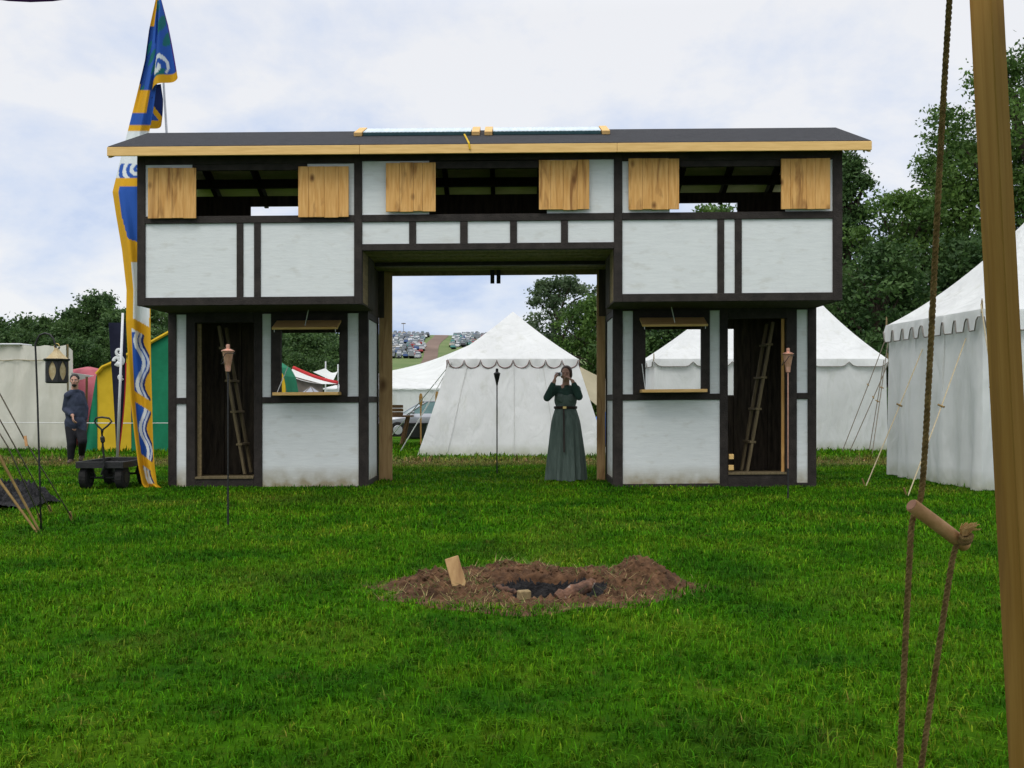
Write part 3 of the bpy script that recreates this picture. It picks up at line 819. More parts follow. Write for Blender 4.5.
# eave boards in three lengths front, three at the back, barge boards on the ends
fz0 = -.112
for (xa, xb) in ((EL, ux(360, D0 + EF) - .004), (ux(360, D0 + EF), ux(617, D0 + EF) - .003), (ux(617, D0 + EF), ER)):
    mb = MB(); mb.box(xa, xb, EF - .032, EF - .002, ZE + fz0, ZE - .004); mb.build('fascia_board', M['fascia'], roof_o, bevel=.003)
    mb = MB(); mb.box(xa, xb, RB + .002, RB + .03, ZB - .042, ZB - .004); mb.build('fascia_board', M['fascia'], roof_o, bevel=.003)
for xe in (EL + .004, ER - .034):
    for s_ in (0, 1):
        mb = MB()
        ya, yb = (EF, RD / 2) if s_ == 0 else (RB, RD / 2)
        ZQ = ZE if s_ == 0 else ZB
        mb.add([(xe, ya, ZQ - .014), (xe, yb, ZR - .014), (xe, yb, ZR - .13), (xe, ya, ZQ - .13)] + [(xe + .03, ya, ZQ - .014), (xe + .03, yb, ZR - .014), (xe + .03, yb, ZR - .13), (xe + .03, ya, ZQ - .13)],
               [(0,1,2,3), (7,6,5,4), (0,4,5,1), (1,5,6,2), (2,6,7,3), (3,7,4,0)])
        mb.build('barge_board', M['fascia'], roof_o)
nr = 13
for k in range(nr):
    xr = WL + .35 + (WR - WL - .7) * k / (nr - 1)
    mb = MB()
    mb.beam((xr, .02, ZE + (ZR - ZE) * ((.02 - EF) / (RD/2 - EF)) - .115), (xr, RD/2, ZR - .115), .06, .13)
    mb.beam((xr, RB - .06, ZB + (ZR - ZB) * (.06 / (RB - RD/2)) - .115), (xr, RD/2, ZR - .115), .06, .13)
    mb.build('rafter', M['timber'], roof_o)
zpl = ZB + (ZR - ZB) * ((RB - (RD - .32)) / (RB - RD/2)) - .2
mb = MB(); mb.box(WL + .06, WR - .06, RD - .36, RD - .28, zpl - .04, zpl + .08); mb.build('purlin', M['timber'], roof_o)
# upper partitions beside the archway bay
for xq in (DL - .03, DR + .03):
    gb('partition', xq - .02, xq + .02, .1, RD - .06, ZC + .035, ZE - .12, M['interior'], 0)

# lower wings
ZF = uz(477, D1)
def wing(px, mirror):
    """px: pixel x of each line at the front wall; list from outer or left to right"""
    for (x0, x1) in px['posts']:
        gbox('timber_post', D1, x0, x1, 306.5, 492, 0, .09, M['timber'])
    for (x0, x1, y0, y1) in px['panels']:
        gbox('wall_panel', D1, x0, x1, y0, y1, .022, .037, M['plaster'], 0)
    for (x0, x1, y0, y1) in px['rails']:
        gbox('timber_rail', D1, x0, x1, y0, y1, -.003, .085, M['timber'])
wing(dict(posts=((168,176),(186,195),(253.8,262),(358.5,368)),
          panels=((174,188,310,397),(174,188,400,487),(260,273,310,397),(346,360.5,310,397),(260,360.5,400,487)),
          rails=((176,186,306.5,312),(176,186,395.3,401.5),(176,186,485.2,492),(195,253.8,306.5,320.5),(195,253.8,476.5,492),(262,358.5,306.5,312),(262,358.5,395.3,401.5),(262,358.5,485.2,492))), 0)
wing(dict(posts=((613,622.8),(720,728),(786.4,797),(808,816.5)),
          panels=((620.5,635,310,397),(708,722.5,310,397),(620.5,722.5,400,487),(795,810,310,397),(795,810,400,487)),
          rails=((797,808,306.5,312),(797,808,395.3,401.5),(797,808,485.2,492),(728,786.4,306.5,320.5),(728,786.4,476.5,492),(622.8,720,306.5,312),(622.8,720,395.3,401.5),(622.8,720,485.2,492))), 1)
# serving windows: frame, flap awning, counter, cords
for (x0, x1, x2, x3) in ((271,280.6,339.3,347.5),(633,645.5,701.6,709.8)):
    wf = MB()
    za, zb, zt = uz(395.3, D1), uz(327.5, D1), uz(312, D1)
    yo = D1 - D0
    wf.box(ux(x0, D1), ux(x1, D1), yo - .006, yo + .08, za, zt)
    wf.box(ux(x2, D1), ux(x3, D1), yo - .006, yo + .08, za, zt)
    wf.box(ux(x1, D1), ux(x2, D1), yo - .0055, yo + .08, zb, zt)
    wf.box(ux(x1, D1), ux(x2, D1), yo - .0045, yo + .08, uz(396, D1), uz(392.6, D1))
    wn = wf.build('serving_window', M['timber'], gate)
    xa, xb = (ux(273.5, D1 - .2), ux(339.5, D1 - .15)) if x0 < 500 else (ux(641, D1 - .15), ux(706.5, D1 - .2))
    mb = MB(); zh = uz(320, D1)
    mb.beam(((xa + xb) / 2, yo - .012, zh), ((xa + xb) / 2, yo - .30, zh - .115), xb - xa, .03)
    mb.build('awning_flap', M['rawh'], wn, bevel=.003)
    mb = MB(); zc_ = uz(392, D1)
    mb.box(xa, xb, yo - .27, yo - .007, zc_ - .026, zc_ + .016); mb.build('counter_board', M['rawh'], wn, bevel=.004)
    mb = MB()
    for xx in (xa + .03, xb - .03): mb.tube([(xx, yo - .29, zh - .1), (xx, yo - .285, zh - .16)], .005, 5)
    xo = xa + .05 if x0 < 500 else xa + .05
    mb.tube([(xo, yo - .2, zc_ + .02), (xo + .1 if x0 < 500 else xo - .02, yo - .02, zc_ + .36)], .006, 5)
    xm = (xa + xb) / 2
    sgn = 1 if x0 < 500 else -1
    mb.tube([(xm + .0 * sgn, yo - .27, zh - .075), (xm + .05 * sgn, yo - .3, ZJ)], .006, 5)
    mb.build('support_cord', M['cord_white'], wn)
# lower side, rear walls, floors
def lower_shell(xa, xb, arch_right, win, dx0, dx1):
    y0, y1 = D1 - D0 + .09, RD
    for xs_, face in ((xa, -1), (xb, 1)):
        a, b_ = (xs_ + .018, xs_ + .034) if face < 0 else (xs_ - .034, xs_ - .018)
        gb('side_panel', a, b_, y0, y1 - .05, -.05, ZJ, M['plaster'], 0)
        a, b_ = (xs_, xs_ + .05) if face < 0 else (xs_ - .05, xs_)
        gb('timber_rail', a, b_, y0 + .001, y1, uz(401.5, D1), uz(395.3, D1), M['timber'])
        gb('timber_rail', a, b_, y0 + .001, y1, -.06, .09, M['timber'])
        gb('timber_rail', a, b_, y0 + .001, y1, ZJ - .09, ZJ - .002, M['timber'])
        gb('timber_post', a + .001, b_ - .001, y1 - .09, y1 + .002, .09, ZJ - .09, M['timber'])
    w0, w1, wz0, wz1 = win
    rear(xa + .05, w0, 0, ZJ); rear(w1, xb - .05, 0, ZJ); rear(w0, w1, 0, wz0); rear(w0, w1, wz1, ZJ)
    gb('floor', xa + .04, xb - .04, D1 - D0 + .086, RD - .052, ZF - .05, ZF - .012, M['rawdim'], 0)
    # raw studs showing inside the dark doorway
    for k in range(4):
        xq = dx0 + .06 + (dx1 - dx0 - .05) * k / 3.0
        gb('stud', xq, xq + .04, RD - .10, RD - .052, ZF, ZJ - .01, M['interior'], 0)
lower_shell(LW0, LW1, True, (ux(264, D2), ux(352, D2), uz(397, D2), uz(331.5, D2)), ux(195, D1), ux(253.8, D1))
lower_shell(RW0, RW1, False, (ux(641, D2), ux(733.5, D2), uz(397, D2), uz(331.0, D2)), ux(728, D1), ux(786.4, D1))
gbox('door_jamb', D1, 195.2, 199.2, 321, 477, .0885, .12, M['rawdim'], .002)
gbox('door_jamb', D1, 783.4, 786.2, 318, 477, .0885, .12, M['raw'], .002)
gbox('threshold', D1, 195.3, 253.6, 474.4, 476.6, -.02, .2, M['ladder'], .002)
gbox('threshold', D1, 728.3, 786.2, 474.4, 476.6, -.02, .2, M['ladder'], .002)
gbox('door_hinge', D1, 729, 733.5, 456, 461, -.02, .03, M['fascia'], .002)
gbox('door_hinge', D1, 728.6, 733.5, 467, 472, -.02, .03, M['fascia'], .002)
# raw boards lining the back of the archway, and the header
ib0, ib1 = ux(392.3, D2), ux(596.8, D2)
gb('passage_board', LW1 + .004, ib0, RD - .03, RD + .02, -.05, ZC - .002, M['rawpost'], .004)
gb('passage_board', ib1, RW0 - .004, RD - .03, RD + .02, -.05, ZC - .002, M['rawpost'], .004)
gb('passage_header', LW1 - .1, RW0 + .1, RD + .0215, RD + .05, uz(275, D2), ZC + .06, M['rawdim'], .003)
for xp in (490.5, 496.6):
    gb('hanging_peg', ux(xp, D2), ux(xp + 4, D2), RD - .1, RD - .04, uz(284, D2), uz(268, D2), M['timber'], .003)

# put the slight rise into the boards
seen_me = set()
for o in [c for c in bpy.data.objects if c.parent == gate or (c.parent and c.parent.parent == gate)]:
    if o.data and o.data.name not in seen_me:
        seen_me.add(o.data.name)
        for v in o.data.vertices: v.co.z += RACK * v.co.x

# panels lying on the roof either side of the ridge, strap hanging at the eave
def on_roof(f):
    """point on front roof slope, f = 0 at eave, 1 at ridge"""
    return EF + (RD / 2 - EF) * f, ZE + (ZR - ZE) * f
tilt = math.atan2(ZR - ZE, RD / 2 - EF)
for i, (x0, x1, lab) in enumerate(((357, 480, 'left one of two pale blue corrugated sheets lying on the gatehouse roof'), (485, 608, 'right one of two pale blue corrugated sheets lying on the gatehouse roof'))):
    yy, zz = on_roof(.76)
    D = D0 + yy
    xa, xb = (x0 - 512) / F * D, (x1 - 512) / F * D
    cxm = (xa + xb) / 2
    zt = zz + .011 + RACK * (cxm - GX)
    root = thing('roof_sheet', lab, 'roof sheet', (cxm, D, zt + .004), 0, 'blue sheets on the roof')
    root.rotation_euler = (tilt, R(-.46), 0)
    hw = (xb - xa) / 2
    for sx_ in (-1, 1):
        mb = MB(); mb.box(min(sx_ * hw, sx_ * (hw - .10)), max(sx_ * hw, sx_ * (hw - .10)), -.28, .28, 0, .05)
        mb.build('batten', M['rawh'], root, bevel=.003)
    mb = MB()
    mb.grid(160, 2, lambda u, v: (-(hw - .11) + 2 * (hw - .11) * u, -.22 + .44 * v, .042 + .0012 * math.sin(u * 2 * math.pi * 26)))
    mb.build('sheet', M['sheet_blue'], root, smooth=True, solid=.006)
    mb = MB(); mb.box(-(hw - .115), hw - .115, -.235, -.20, .002, .036); mb.box(-(hw - .115), hw - .115, .2, .235, .002, .036)  # rails coloured dark teal to paint in shadow along the sheet edge
    mb.build('shadow_rail', M['teal_shadow'], root)
yy, zz = on_roof(.35)
mb = MB()
sxp = (466 - 512) / F * D0
mb.tube([(sxp - .05, D0 + on_roof(.62)[0], on_roof(.62)[1] + .02), (sxp, D0 + on_roof(.3)[0], on_roof(.3)[1] + .02), (sxp + .05, D0 + EF - .04, ZE - .0), (sxp + .06, D0 + EF - .045, ZE - .07)], .012, 6)
tag(mb.build('strap', M['yellow']), 'short yellow strap hanging over the roof edge of the gatehouse', 'strap')

# ladders inside the wings
def ladder(basepx, toppx, label, flip):
    b0 = at(basepx[0], basepx[1], 13.75); b0.z = max(b0.z, ZF - .01)
    t0 = at(toppx[0], toppx[1], 13.75)
    b1 = b0 + Vector((.0, .34, 0)); t1 = t0 + Vector((0, .34, 0))
    root = thing('ladder', label, 'ladder', b0, group='ladders in the gatehouse wings')
    for a, c in ((b0, t0), (b1, t1)):
        mb = MB(); mb.beam(a - b0, c - b0, .035, .07, up=(0, 1, 0)); mb.build('rail', M['ladder'], root, bevel=.003)
    for f in (.2, .42, .63, .85):
        a = b0.lerp(t0, f) - b0; c = b1.lerp(t1, f) - b0
        mb = MB(); mb.beam(a + Vector((0, -.045, 0)), c + Vector((0, .045, 0)), .085, .03); mb.build('rung', M['ladder'], root, bevel=.003)
ladder((245, 474), (219, 326), 'wooden ladder leaning inside the left doorway of the gatehouse', 0)
ladder((747, 472), (773, 322), 'wooden ladder leaning inside the right doorway of the gatehouse', 1)

# ------------------------------------------------------------------ white pavilion tents
def scallop_strip(mb, a, b_, ztop, n, drop, deep, out, style, mi=0, pipe=None, pw=.010):
    """valance from a to b (xy), hanging from ztop; straight part + n scallops; pipe: MB for the trim"""
    a, b_ = Vector(a), Vector(b_)
    L = (b_ - a)
    nor = Vector((L.y, -L.x, 0)).normalized() * out
    steps = n * 10
    top, bot = [], []
    for i in range(steps + 1):
        u = i / steps
        p = a + L * u
        ph = (u * n) % 1.0
        if i == steps: ph = 1.0
        if style == 'round': d = drop + deep * math.sqrt(max(0.0, 1 - (2 * ph - 1) ** 2))
        elif style == 'dag': d = drop + deep * (1.0 if .12 < ph < .74 else (ph / .12 if ph <= .12 else max(0.0, 1 - (ph - .74) / .08)))
        else: d = drop + deep * (1 - (1 - abs(2 * ph - 1)) ** 6) if False else drop + deep * min(1.0, (1 - abs(2 * ph - 1)) * 3.2) ** .6
        wob = .012 * math.sin(u * n * 5.1 + a.x * 3)
        top.append(Vector((p.x, p.y, ztop)) + nor * .012)
        bot.append(Vector((p.x, p.y, ztop - d)) + nor * (.03 + wob))
    b = len(mb.v)
    mb.v += [tuple(q) for q in top] + [tuple(q) for q in bot]
    k = steps + 1
    for i in range(steps):
        mb.f.append((b + k + i, b + k + i + 1, b + i + 1, b + i)); mb.m.append(mi)
    if pipe is not None:
        pipe.tube([q + nor * .008 for q in bot], pw, 5)
def guy(mbr, mbt, a, b_, r=.008):
    a, b_ = Vector(a), Vector(b_)
    mid = a.lerp(b_, .5) - Vector((0, 0, .02))
    mbr.tube([a, mid, b_], r, 5)
    t = a.lerp(b_, .45)
    d = (b_ - a).normalized()
    s = d.cross(Vector((0, 0, 1))).normalized()
    if mbt is not None: mbt.tube([t - s * .045 + d * .02, t + s * .045 - d * .02], .014, 6)

def pavilion(name, label, cx, cy, rz, sx, sy, ez, apexes, az_, splay, n_f, n_s, style, canvas, trim, drop=.07, deep=.12, sag=.14, finials=True, seed=1, pw=.010, nwr=1.0):
    """rectangular pavilion: walls, roof with one or two peaks, scalloped valance, finials. local axes x (front) and y."""
    root = thing(name, label, 'tent', (cx, cy, 0), rz)
    hx, hy = sx / 2, sy / 2
    bx, by = hx + splay, hy + splay
    wl_ = MB()
    def wr(u, v, s):   # folds of hanging canvas
        f = .5 - .5 * math.cos(min(1.0, v * 1.0) * math.pi)
        return nwr * f * (.022 * math.sin(u * 17 + s) + .012 * math.sin(u * 41 + 2 * s) + .01 * math.sin(u * 7 + 3 * s + v * 3)) + .006 * math.sin(u * 9 + v * 7 + s)
    sides = (((-1,-1),(1,-1),(0,-1)), ((1,-1),(1,1),(1,0)), ((1,1),(-1,1),(0,1)), ((-1,1),(-1,-1),(-1,0)))
    for si, (a, b_, nrm) in enumerate(sides):
        def fn(u, v, a=a, b_=b_, nrm=nrm, si=si):
            ex = lambda q: (hx * q[0], hy * q[1]); bs = lambda q: (bx * q[0], by * q[1])
            A0, B0, A1, B1 = ex(a), ex(b_), bs(a), bs(b_)
            t = v
            x = (A0[0] + (B0[0]-A0[0])*u) * (1-t) + (A1[0] + (B1[0]-A1[0])*u) * t
            y = (A0[1] + (B0[1]-A0[1])*u) * (1-t) + (A1[1] + (B1[1]-A1[1])*u) * t
            k = wr(u, v, si * 2.3 + seed) * (1 if .001 < u < .999 else 0)
            return (x + nrm[0] * k, y + nrm[1] * k, ez * (1 - v) + .004 * math.sin(u * 30) * v + (.0 if v < .98 else .01))
        wl_.grid(48, 10, lambda u, v: fn(1 - u, v))
    wl_.build('wall', canvas, root, smooth=True)
    # roof
    rf = MB()
    if len(apexes) == 1:
        ap = [Vector((apexes[0][0], apexes[0][1], az_))] * 2
    else:
        ap = [Vector((*apexes[0], az_)), Vector((*apexes[1], az_))]
    ov = .03
    C = [Vector((-hx-ov, -hy-ov, ez)), Vector((hx+ov, -hy-ov, ez)), Vector((hx+ov, hy+ov, ez)), Vector((-hx-ov, hy+ov, ez))]
    def ridge(u):
        p = ap[0].lerp(ap[1], u)
        if len(apexes) > 1: p = p - Vector((0, 0, .16 * (az_ - ez) * 4 * u * (1 - u)))
        return p
    def slope(A, B, ra, rb):
        def fn(u, v):
            e_ = A.lerp(B, u); r_ = ridge(ra + (rb - ra) * u)
            p = e_.lerp(r_, v)
            p = p - Vector((0, 0, sag * (az_ - ez) * 4 * v * (1 - v) * .6))
            p.z -= .025 * math.sin(math.pi * u) ** 2 * math.sin(math.pi * min(1, v * 1.2)) + .006 * math.sin(u * 23 + seed) * v * (1 - v) * 3
            return p
        rf.grid(30, 14, fn)
    slope(C[0], C[1], 0, 1); slope(C[1], C[2], 1, 1); slope(C[2], C[3], 1, 0); slope(C[3], C[0], 0, 0)
    rfo = rf.build('roof', canvas, root, smooth=True)
    va = MB(); pp = MB()
    for si in range(4):
        A, B = C[si], C[(si + 1) % 4]
        scallop_strip(va, (A.x, A.y, 0), (B.x, B.y, 0), ez + .005, (n_f if si % 2 == 0 else n_s), drop, deep, 1, style, pipe=pp, pw=pw)
    vo = va.build('valance', canvas, root, smooth=True)
    ppo = pp.build('valance_trim', trim, vo, smooth=True)
    if finials:
        for p in C + [(C[0] + C[1]) / 2, (C[1] + C[2]) / 2, (C[2] + C[3]) / 2, (C[3] + C[0]) / 2] + [ridge(0)] + ([ridge(1)] if len(apexes) > 1 else []):
            mb = MB(); mb.tube([p - Vector((0, 0, .05)), p + Vector((0, 0, .1)), p + Vector((0, 0, .14))], [.014, .012, .004], 6)
            mb.build('pole_finial', M['rawdim'], root)
    return root, C

# tent in the archway
ct, C = pavilion('peaked_tent', 'white peaked tent with red brown scalloped trim standing behind the archway', (513-512)/F*22.6, 22.75, R(0), 2.72, 2.72, H + (HY - 359)/F*21.4, ((0, 0),), H + (HY - 311.5)/F*22.75, .62, 8, 8, 'round', M['canvas'], M['piping'], drop=.03, deep=.17, sag=.06, finials=False, seed=3, nwr=.6)
gr = MB(); tg = MB()
for (a, b_) in (((452, 362, 21.3), (400, 452)), ((452, 362, 21.5), (388, 440))):
    guy(gr, None, at(*a) - ct.location, onground(*b_) - ct.location, .012)
g_ = gr.build('guy_rope', M['cord_white'], ct)
# long marquee behind the right wing
Ym = 23.0
x0m, x1m = (655-512)/F*Ym, (886-512)/F*Ym
mq, Cm = pavilion('marquee', 'long white marquee with two peaks behind the right wing of the gatehouse', (x0m + x1m)/2, Ym + 1.7, R(0), x1m - x0m, 3.4, H + (HY - 359)/F*Ym,
                  ((-(x1m-x0m)/2 + 2.05, 0), ((x1m-x0m)/2 - 1.15, 0)), H + (HY - 296)/F*(Ym + 1.7), .03, 6, 4, 'wave', M['canvas'], M['piping_grey'], drop=.07, deep=.11, sag=.09, seed=5)
gr = MB(); tg = MB()
for (a, b_) in (((889, 330, 22.6), (842, 452)), ((893, 352, 22.2), (849, 453)), ((884, 360, 22.8), (869, 452)), ((889, 335, 22.4), (872, 455))):
    guy(gr, tg, at(*a) - mq.location, onground(*b_) - mq.location, .010)
g_ = gr.build('guy_rope', M['cord_dark'], mq)
tg.build('rope_toggle', M['rod'], g_)

# near white tent on the right
P0 = onground(886.5, 475); P1 = onground(982, 491.5)
sdir = Vector((P0.x - P1.x, P0.y - P1.y, 0)); sl_len = sdir.length; sdir.normalize()
fdir = Vector((sdir.y, -sdir.x, 0))
FL = 3.1
ctr = (P1 + P0) / 2 + fdir * FL / 2
rzt = math.atan2(fdir.y, fdir.x)
ez_n = 2.33
nt_, Cn = pavilion('near_tent', 'large white tent with grey edged flaps at the right edge, nearest of the tents', ctr.x, ctr.y, rzt, FL - .06, sl_len - .06, ez_n, ((0, 0),), 3.86, .03, 9, 9, 'dag', M['canvas'], M['piping_grey'], drop=.10, deep=.17, sag=.16, seed=9, nwr=2.4, pw=.0088)
inv = Matrix.Rotation(-rzt, 4, 'Z')
def loc_n(p): return inv @ (Vector(p) - Vector((ctr.x, ctr.y, 0)))
gr = MB(); tg = MB()
for (a, b_) in (((925, 343, 14.5), (866, 486)), ((966, 338, 13.25), (908, 496)), ((981, 304, 12.75), (1010, 500))):
    guy(gr, tg, loc_n(at(*a)), loc_n(onground(*b_)), .008)
g_ = gr.build('guy_rope', M['cord'], nt_)
tg.build('rope_toggle', M['rod'], g_)
for (x_, y_) in ((866, 486), (908, 496)):
    mb = MB(); p = loc_n(onground(x_, y_)); mb.tube([p + Vector((0, 0, -.05)), p + Vector((-.06, -.02, .10))], .012, 6)
    mb.build('stake', M['rod'], nt_)
# stitched seams on the two nearest tents
def seam(root, x_, y_, sx_, sy_, sp, ez_, axis, m):
    """straight stitched seam down a wall; x_ is the offset along the wall"""
    mb = MB(); pts = []
    for t in np.linspace(.06, 1, 14):
        o_ = sp * t + .014 + .012 * math.sin(t * 9 + x_ * 5)
        k = 1 + sp / (sx_ if axis == 'f' else sy_) * t
        pts.append((x_ * k, -(sy_ + o_), ez_ * (1 - t)) if axis == 'f' else (-(sx_ + o_), x_ * k, ez_ * (1 - t)))
    mb.tube(pts, .007, 5); mb.build('seam', m, root)
M['seam'] = mat('seam', (.5,.5,.48), (.58,.58,.56), 20, .9)
for x_ in (-.95, .02, .62): seam(ct, x_, 0, 1.36, 1.36, .62, H + (HY - 359)/F*21.4, 'f', M['seam'])
for x_ in (-.4, .45): seam(nt_, x_, 0, (FL - .06) / 2, (sl_len - .06) / 2, .03, ez_n, 's', M['seam'])

# ------------------------------------------------------------------ things seen through the archway, left part
# white sun fly with sagging edges
fl = thing('sun_fly', 'white sagging sun fly sloping down left of the peaked tent', 'awning', (at(430, 400, 25).x, 25, 0))
A = at(476, 342, 25.5) - fl.location; B = at(372, 375, 23.5) - fl.location; Cc = at(447, 386, 23.0) - fl.location; Dd = at(384, 372, 28.0) - fl.location
mb = MB()
def fly(u, v):
    p = (B.lerp(Cc, u)).lerp(Dd.lerp(A, u), v)
    s = .10 * math.sin(math.pi * u) * (v ** 1.0) + .06 * math.sin(math.pi * v) * math.sin(math.pi * u)
    return p - Vector((0, 0, s))
mb.grid(20, 12, fly)
mb.build('sheet', M['canvas'], fl, smooth=True)
for p in (B, Cc, A, Dd):
    mb = MB(); mb.tube([(p.x, p.y, 0), (p.x, p.y, p.z + .08)], .022, 6); mb.build('pole', M['rawdim'], fl)
# low white wall tent beyond it
wt, _ = pavilion('wall_tent', 'low white wall tent behind the silver car, under the sun fly', at(398, 400, 40).x, 41.0, R(8), 6.0, 3.4, H + (HY - 388)/F*39, ((-1.2, 0), (1.4, 0)), H + (HY - 376)/F*41, .05, 12, 8, 'round', M['canvas'], M['canvas'], drop=.03, deep=.03, sag=.05, finials=False, seed=4)

# silver car
def make_car(label, loc, rz, scale):
    root = thing('parked_car', label, 'car', loc, rz)
    root.scale = (scale,) * 3
    # body: sections along x (length), profile heights
    prof = [(-2.1, .35, .78), (-2.0, .28, .86), (-1.3, .22, .92), (-.9, .2, .94), (.7, .2, .93), (1.1, .2, .9), (1.9, .25, .78), (2.12, .34, .62)]
    mb = MB(); ring = []
    for (x_, zl, zh) in prof:
        wv = .84 if abs(x_) < 1.8 else .76
        ring.append([(x_, -wv + .05, zl), (x_, -wv, zl + .18), (x_, -wv, zh - .14), (x_, -wv + .09, zh), (x_, wv - .09, zh), (x_, wv, zh - .14), (x_, wv, zl + .18), (x_, wv - .05, zl)])
    vs = [p for r_ in ring for p in r_]; fs = []
    for i in range(len(prof) - 1):
        for k in range(8):
            k2 = (k + 1) % 8
            fs.append((i*8+k, i*8+k2, (i+1)*8+k2, (i+1)*8+k))
    fs.append(tuple(range(7, -1, -1))); fs.append(tuple((len(prof)-1)*8 + k for k in range(8)))
    mb.add(vs, fs); mb.build('body', M['car_silver'], root, smooth=True, bevel=.02)
    # cabin glass and roof with pillars
    lo = [(-1.55, .915), (.95, .90)]; hi = [(-.95, 1.38), (.15, 1.38)]
    mb = MB()
    v8 = [(lo[0][0], -.76, lo[0][1]), (lo[1][0], -.76, lo[1][1]), (lo[1][0], .76, lo[1][1]), (lo[0][0], .76, lo[0][1]),
          (hi[0][0], -.58, hi[0][1]), (hi[1][0], -.58, hi[1][1]), (hi[1][0], .58, hi[1][1]), (hi[0][0], .58, hi[0][1])]
    mb.add(v8, [(0,1,5,4), (1,2,6,5), (2,3,7,6), (3,0,4,7), (4,5,6,7)]); mb.build('window', M['car_glass'], root)
    mb = MB()
    mb.box(-1.0, .2, -.6, .6, 1.37, 1.42)
    for a, b_ in ((0,4),(1,5),(2,6),(3,7)): mb.tube([v8[a], v8[b_]], .035, 6)
    for s_ in (-1, 1): mb.tube([(-.35, s_ * .765, .92), (-.38, s_ * .585, 1.38)], .035, 6)
    mb.build('roof', M['car_silver'], root, smooth=False, bevel=.02)
    for x_ in (-1.3, 1.3):
        for s_ in (-1, 1):
            wm = MB(); wm.tube([(x_, s_ * .66, .31), (x_, s_ * .68, .31), (x_, s_ * .84, .31), (x_, s_ * .86, .31)], [.28, .31, .31, .28], 20)
            wh = wm.build('wheel', M['rubber'], root, smooth=False)
            wm = MB(); wm.tube([(x_, s_ * .85, .31), (x_, s_ * .87, .31)], [.19, .17], 14); wm.build('rim', M['silver'], wh)
    for s_ in (-1, 1):
        mb = MB(); mb.box(1.98, 2.1, s_ * .52 - .14, s_ * .52 + .14, .58, .7); mb.build('headlight', M['white_paint'], root, bevel=.02)
        mb = MB(); mb.box(-2.11, -2.02, s_ * .56 - .14, s_ * .56 + .14, .66, .8); mb.build('tail_light', M['tail'], root, bevel=.02)
        mb = MB(); mb.obox((.72, s_ * .9, .97), (.1, .16, .11), Matrix.Identity(3)); mb.build('mirror', M['car_silver'], root, bevel=.02)
    return root
pc = at(428, 436, 33)
make_car('silver car parked left of the peaked tent, half hidden by a black bin', (pc.x, 33, -.05), R(180 + 14), .84)
# black bin / tub on wheels in front of the car
bn = thing('plastic_bin', 'black plastic bin standing in the grass in front of the silver car', 'bin', onground(415, 439))
mb = MB(); mb.lathe([(.24, .02), (.27, .06), (.31, .42), (.33, .44), (.33, .46)], n=18, sx=1.15); mb.build('tub', M['black_plastic'], bn, smooth=False)
mb = MB(); mb.lathe([(.34, .46), (.34, .49), (.22, .52), (.04, .54)], n=18, sx=1.15); mb.build('lid', M['black_plastic'], bn)
# trestle table with crates, seen beside the archway post
tb = thing('trestle_table', 'rough wooden trestle table beside the archway post, left of the silver car', 'table', onground(388, 446))
mb = MB()
for k in range(4): mb.box(-.65, .62, -.4 + k * .2, -.21 + k * .2, .74, .78)
mb.build('tabletop', M['furn'], tb, bevel=.004)
for (x_, s_) in ((-.45, 1), (.45, 1)):
    for s2 in (-1, 1):
        mb = MB(); mb.beam((x_ - .1, s2 * .34, 0), (x_ + .06, s2 * .2, .74), .05, .05); mb.build('leg', M['furn'], tb)
cr_ = thing('wooden_crate', 'small brown wooden crate on the trestle table', 'crate', tb.location + Vector((.12, -.1, .78)), R(12))
mb = MB()
for s_ in (-1, 1):
    for k in range(3):
        mb.box(-.25, .25, s_ * .18 - .01, s_ * .18 + .01, .01 + k * .09, .085 + k * .09)
        mb.box(s_ * .25 - .01, s_ * .25 + .01, -.168, .168, .012 + k * .09, .083 + k * .09)
mb.build('slat', M['furn'], cr_); mb = MB(); mb.box(-.24, .24, -.17, .17, .0, .012); mb.build('base', M['furn'], cr_)
wp_ = None
for (x_, y0_, y1_, lab) in ((420.8, 395, 447, 'thin brown wooden pole standing before the silver car windscreen'), (437, 393, 447, 'thin brown wooden pole beside the left slope of the peaked tent')):
    p = onground(x_, y1_); tz = H + (HY - y0_) / F * p.y
    ro = thing('wooden_pole', lab, 'pole', p, group='wooden poles by the silver car')
    mb = MB(); mb.tube([(0,0,-.05), (0,0,tz)], .02, 7); mb.build('pole', M['raw'], ro)
    mb = MB(); mb.lathe([(.024, tz - .26), (.042, tz - .22), (.046, tz - .05), (.03, tz + .02), (.012, tz + .04)], n=10); mb.build('head', M['raw'], ro)
# tan canvas and blue tarp to the right of the peaked tent
tf = thing('tan_fly', 'tan canvas fly behind the right side of the peaked tent', 'awning', (at(600, 400, 25).x, 25, 0))
mb = MB()
a, b_, c_, d_ = at(572, 362, 24.5), at(640, 386, 24.0), at(640, 425, 23.5), at(590, 400, 23.6)
mb.grid(10, 10, lambda u, v: a.lerp(b_, u).lerp(d_.lerp(c_, u), v) - tf.location - Vector((0, 0, .12 * math.sin(math.pi * u) + .1 * math.sin(math.pi * v))))
mb.build('sheet', M['canvas_tan'], tf, smooth=True)
for p in (at(640, 386, 24.0), at(572, 362, 24.5)):
    q = p - tf.location
    mb = MB(); mb.tube([(q.x, q.y, 0), (q.x, q.y, q.z)], .022, 6); mb.build('pole', M['rawdim'], tf)
mb = MB()
bp_ = onground(612, 446)
mb.grid(14, 10, lambda u, v: (bp_.x - .62 + 1.3*u, bp_.y - .3 + .8 * v, (1.0 * math.sin(math.pi * min(1, u * 1.0)) ** .5 * math.sin(math.pi * v) ** .6 + .05 * math.sin(u * 17) * math.sin(v * 13) * math.sin(math.pi * u) * math.sin(math.pi * v)) * 1.05 - .01))
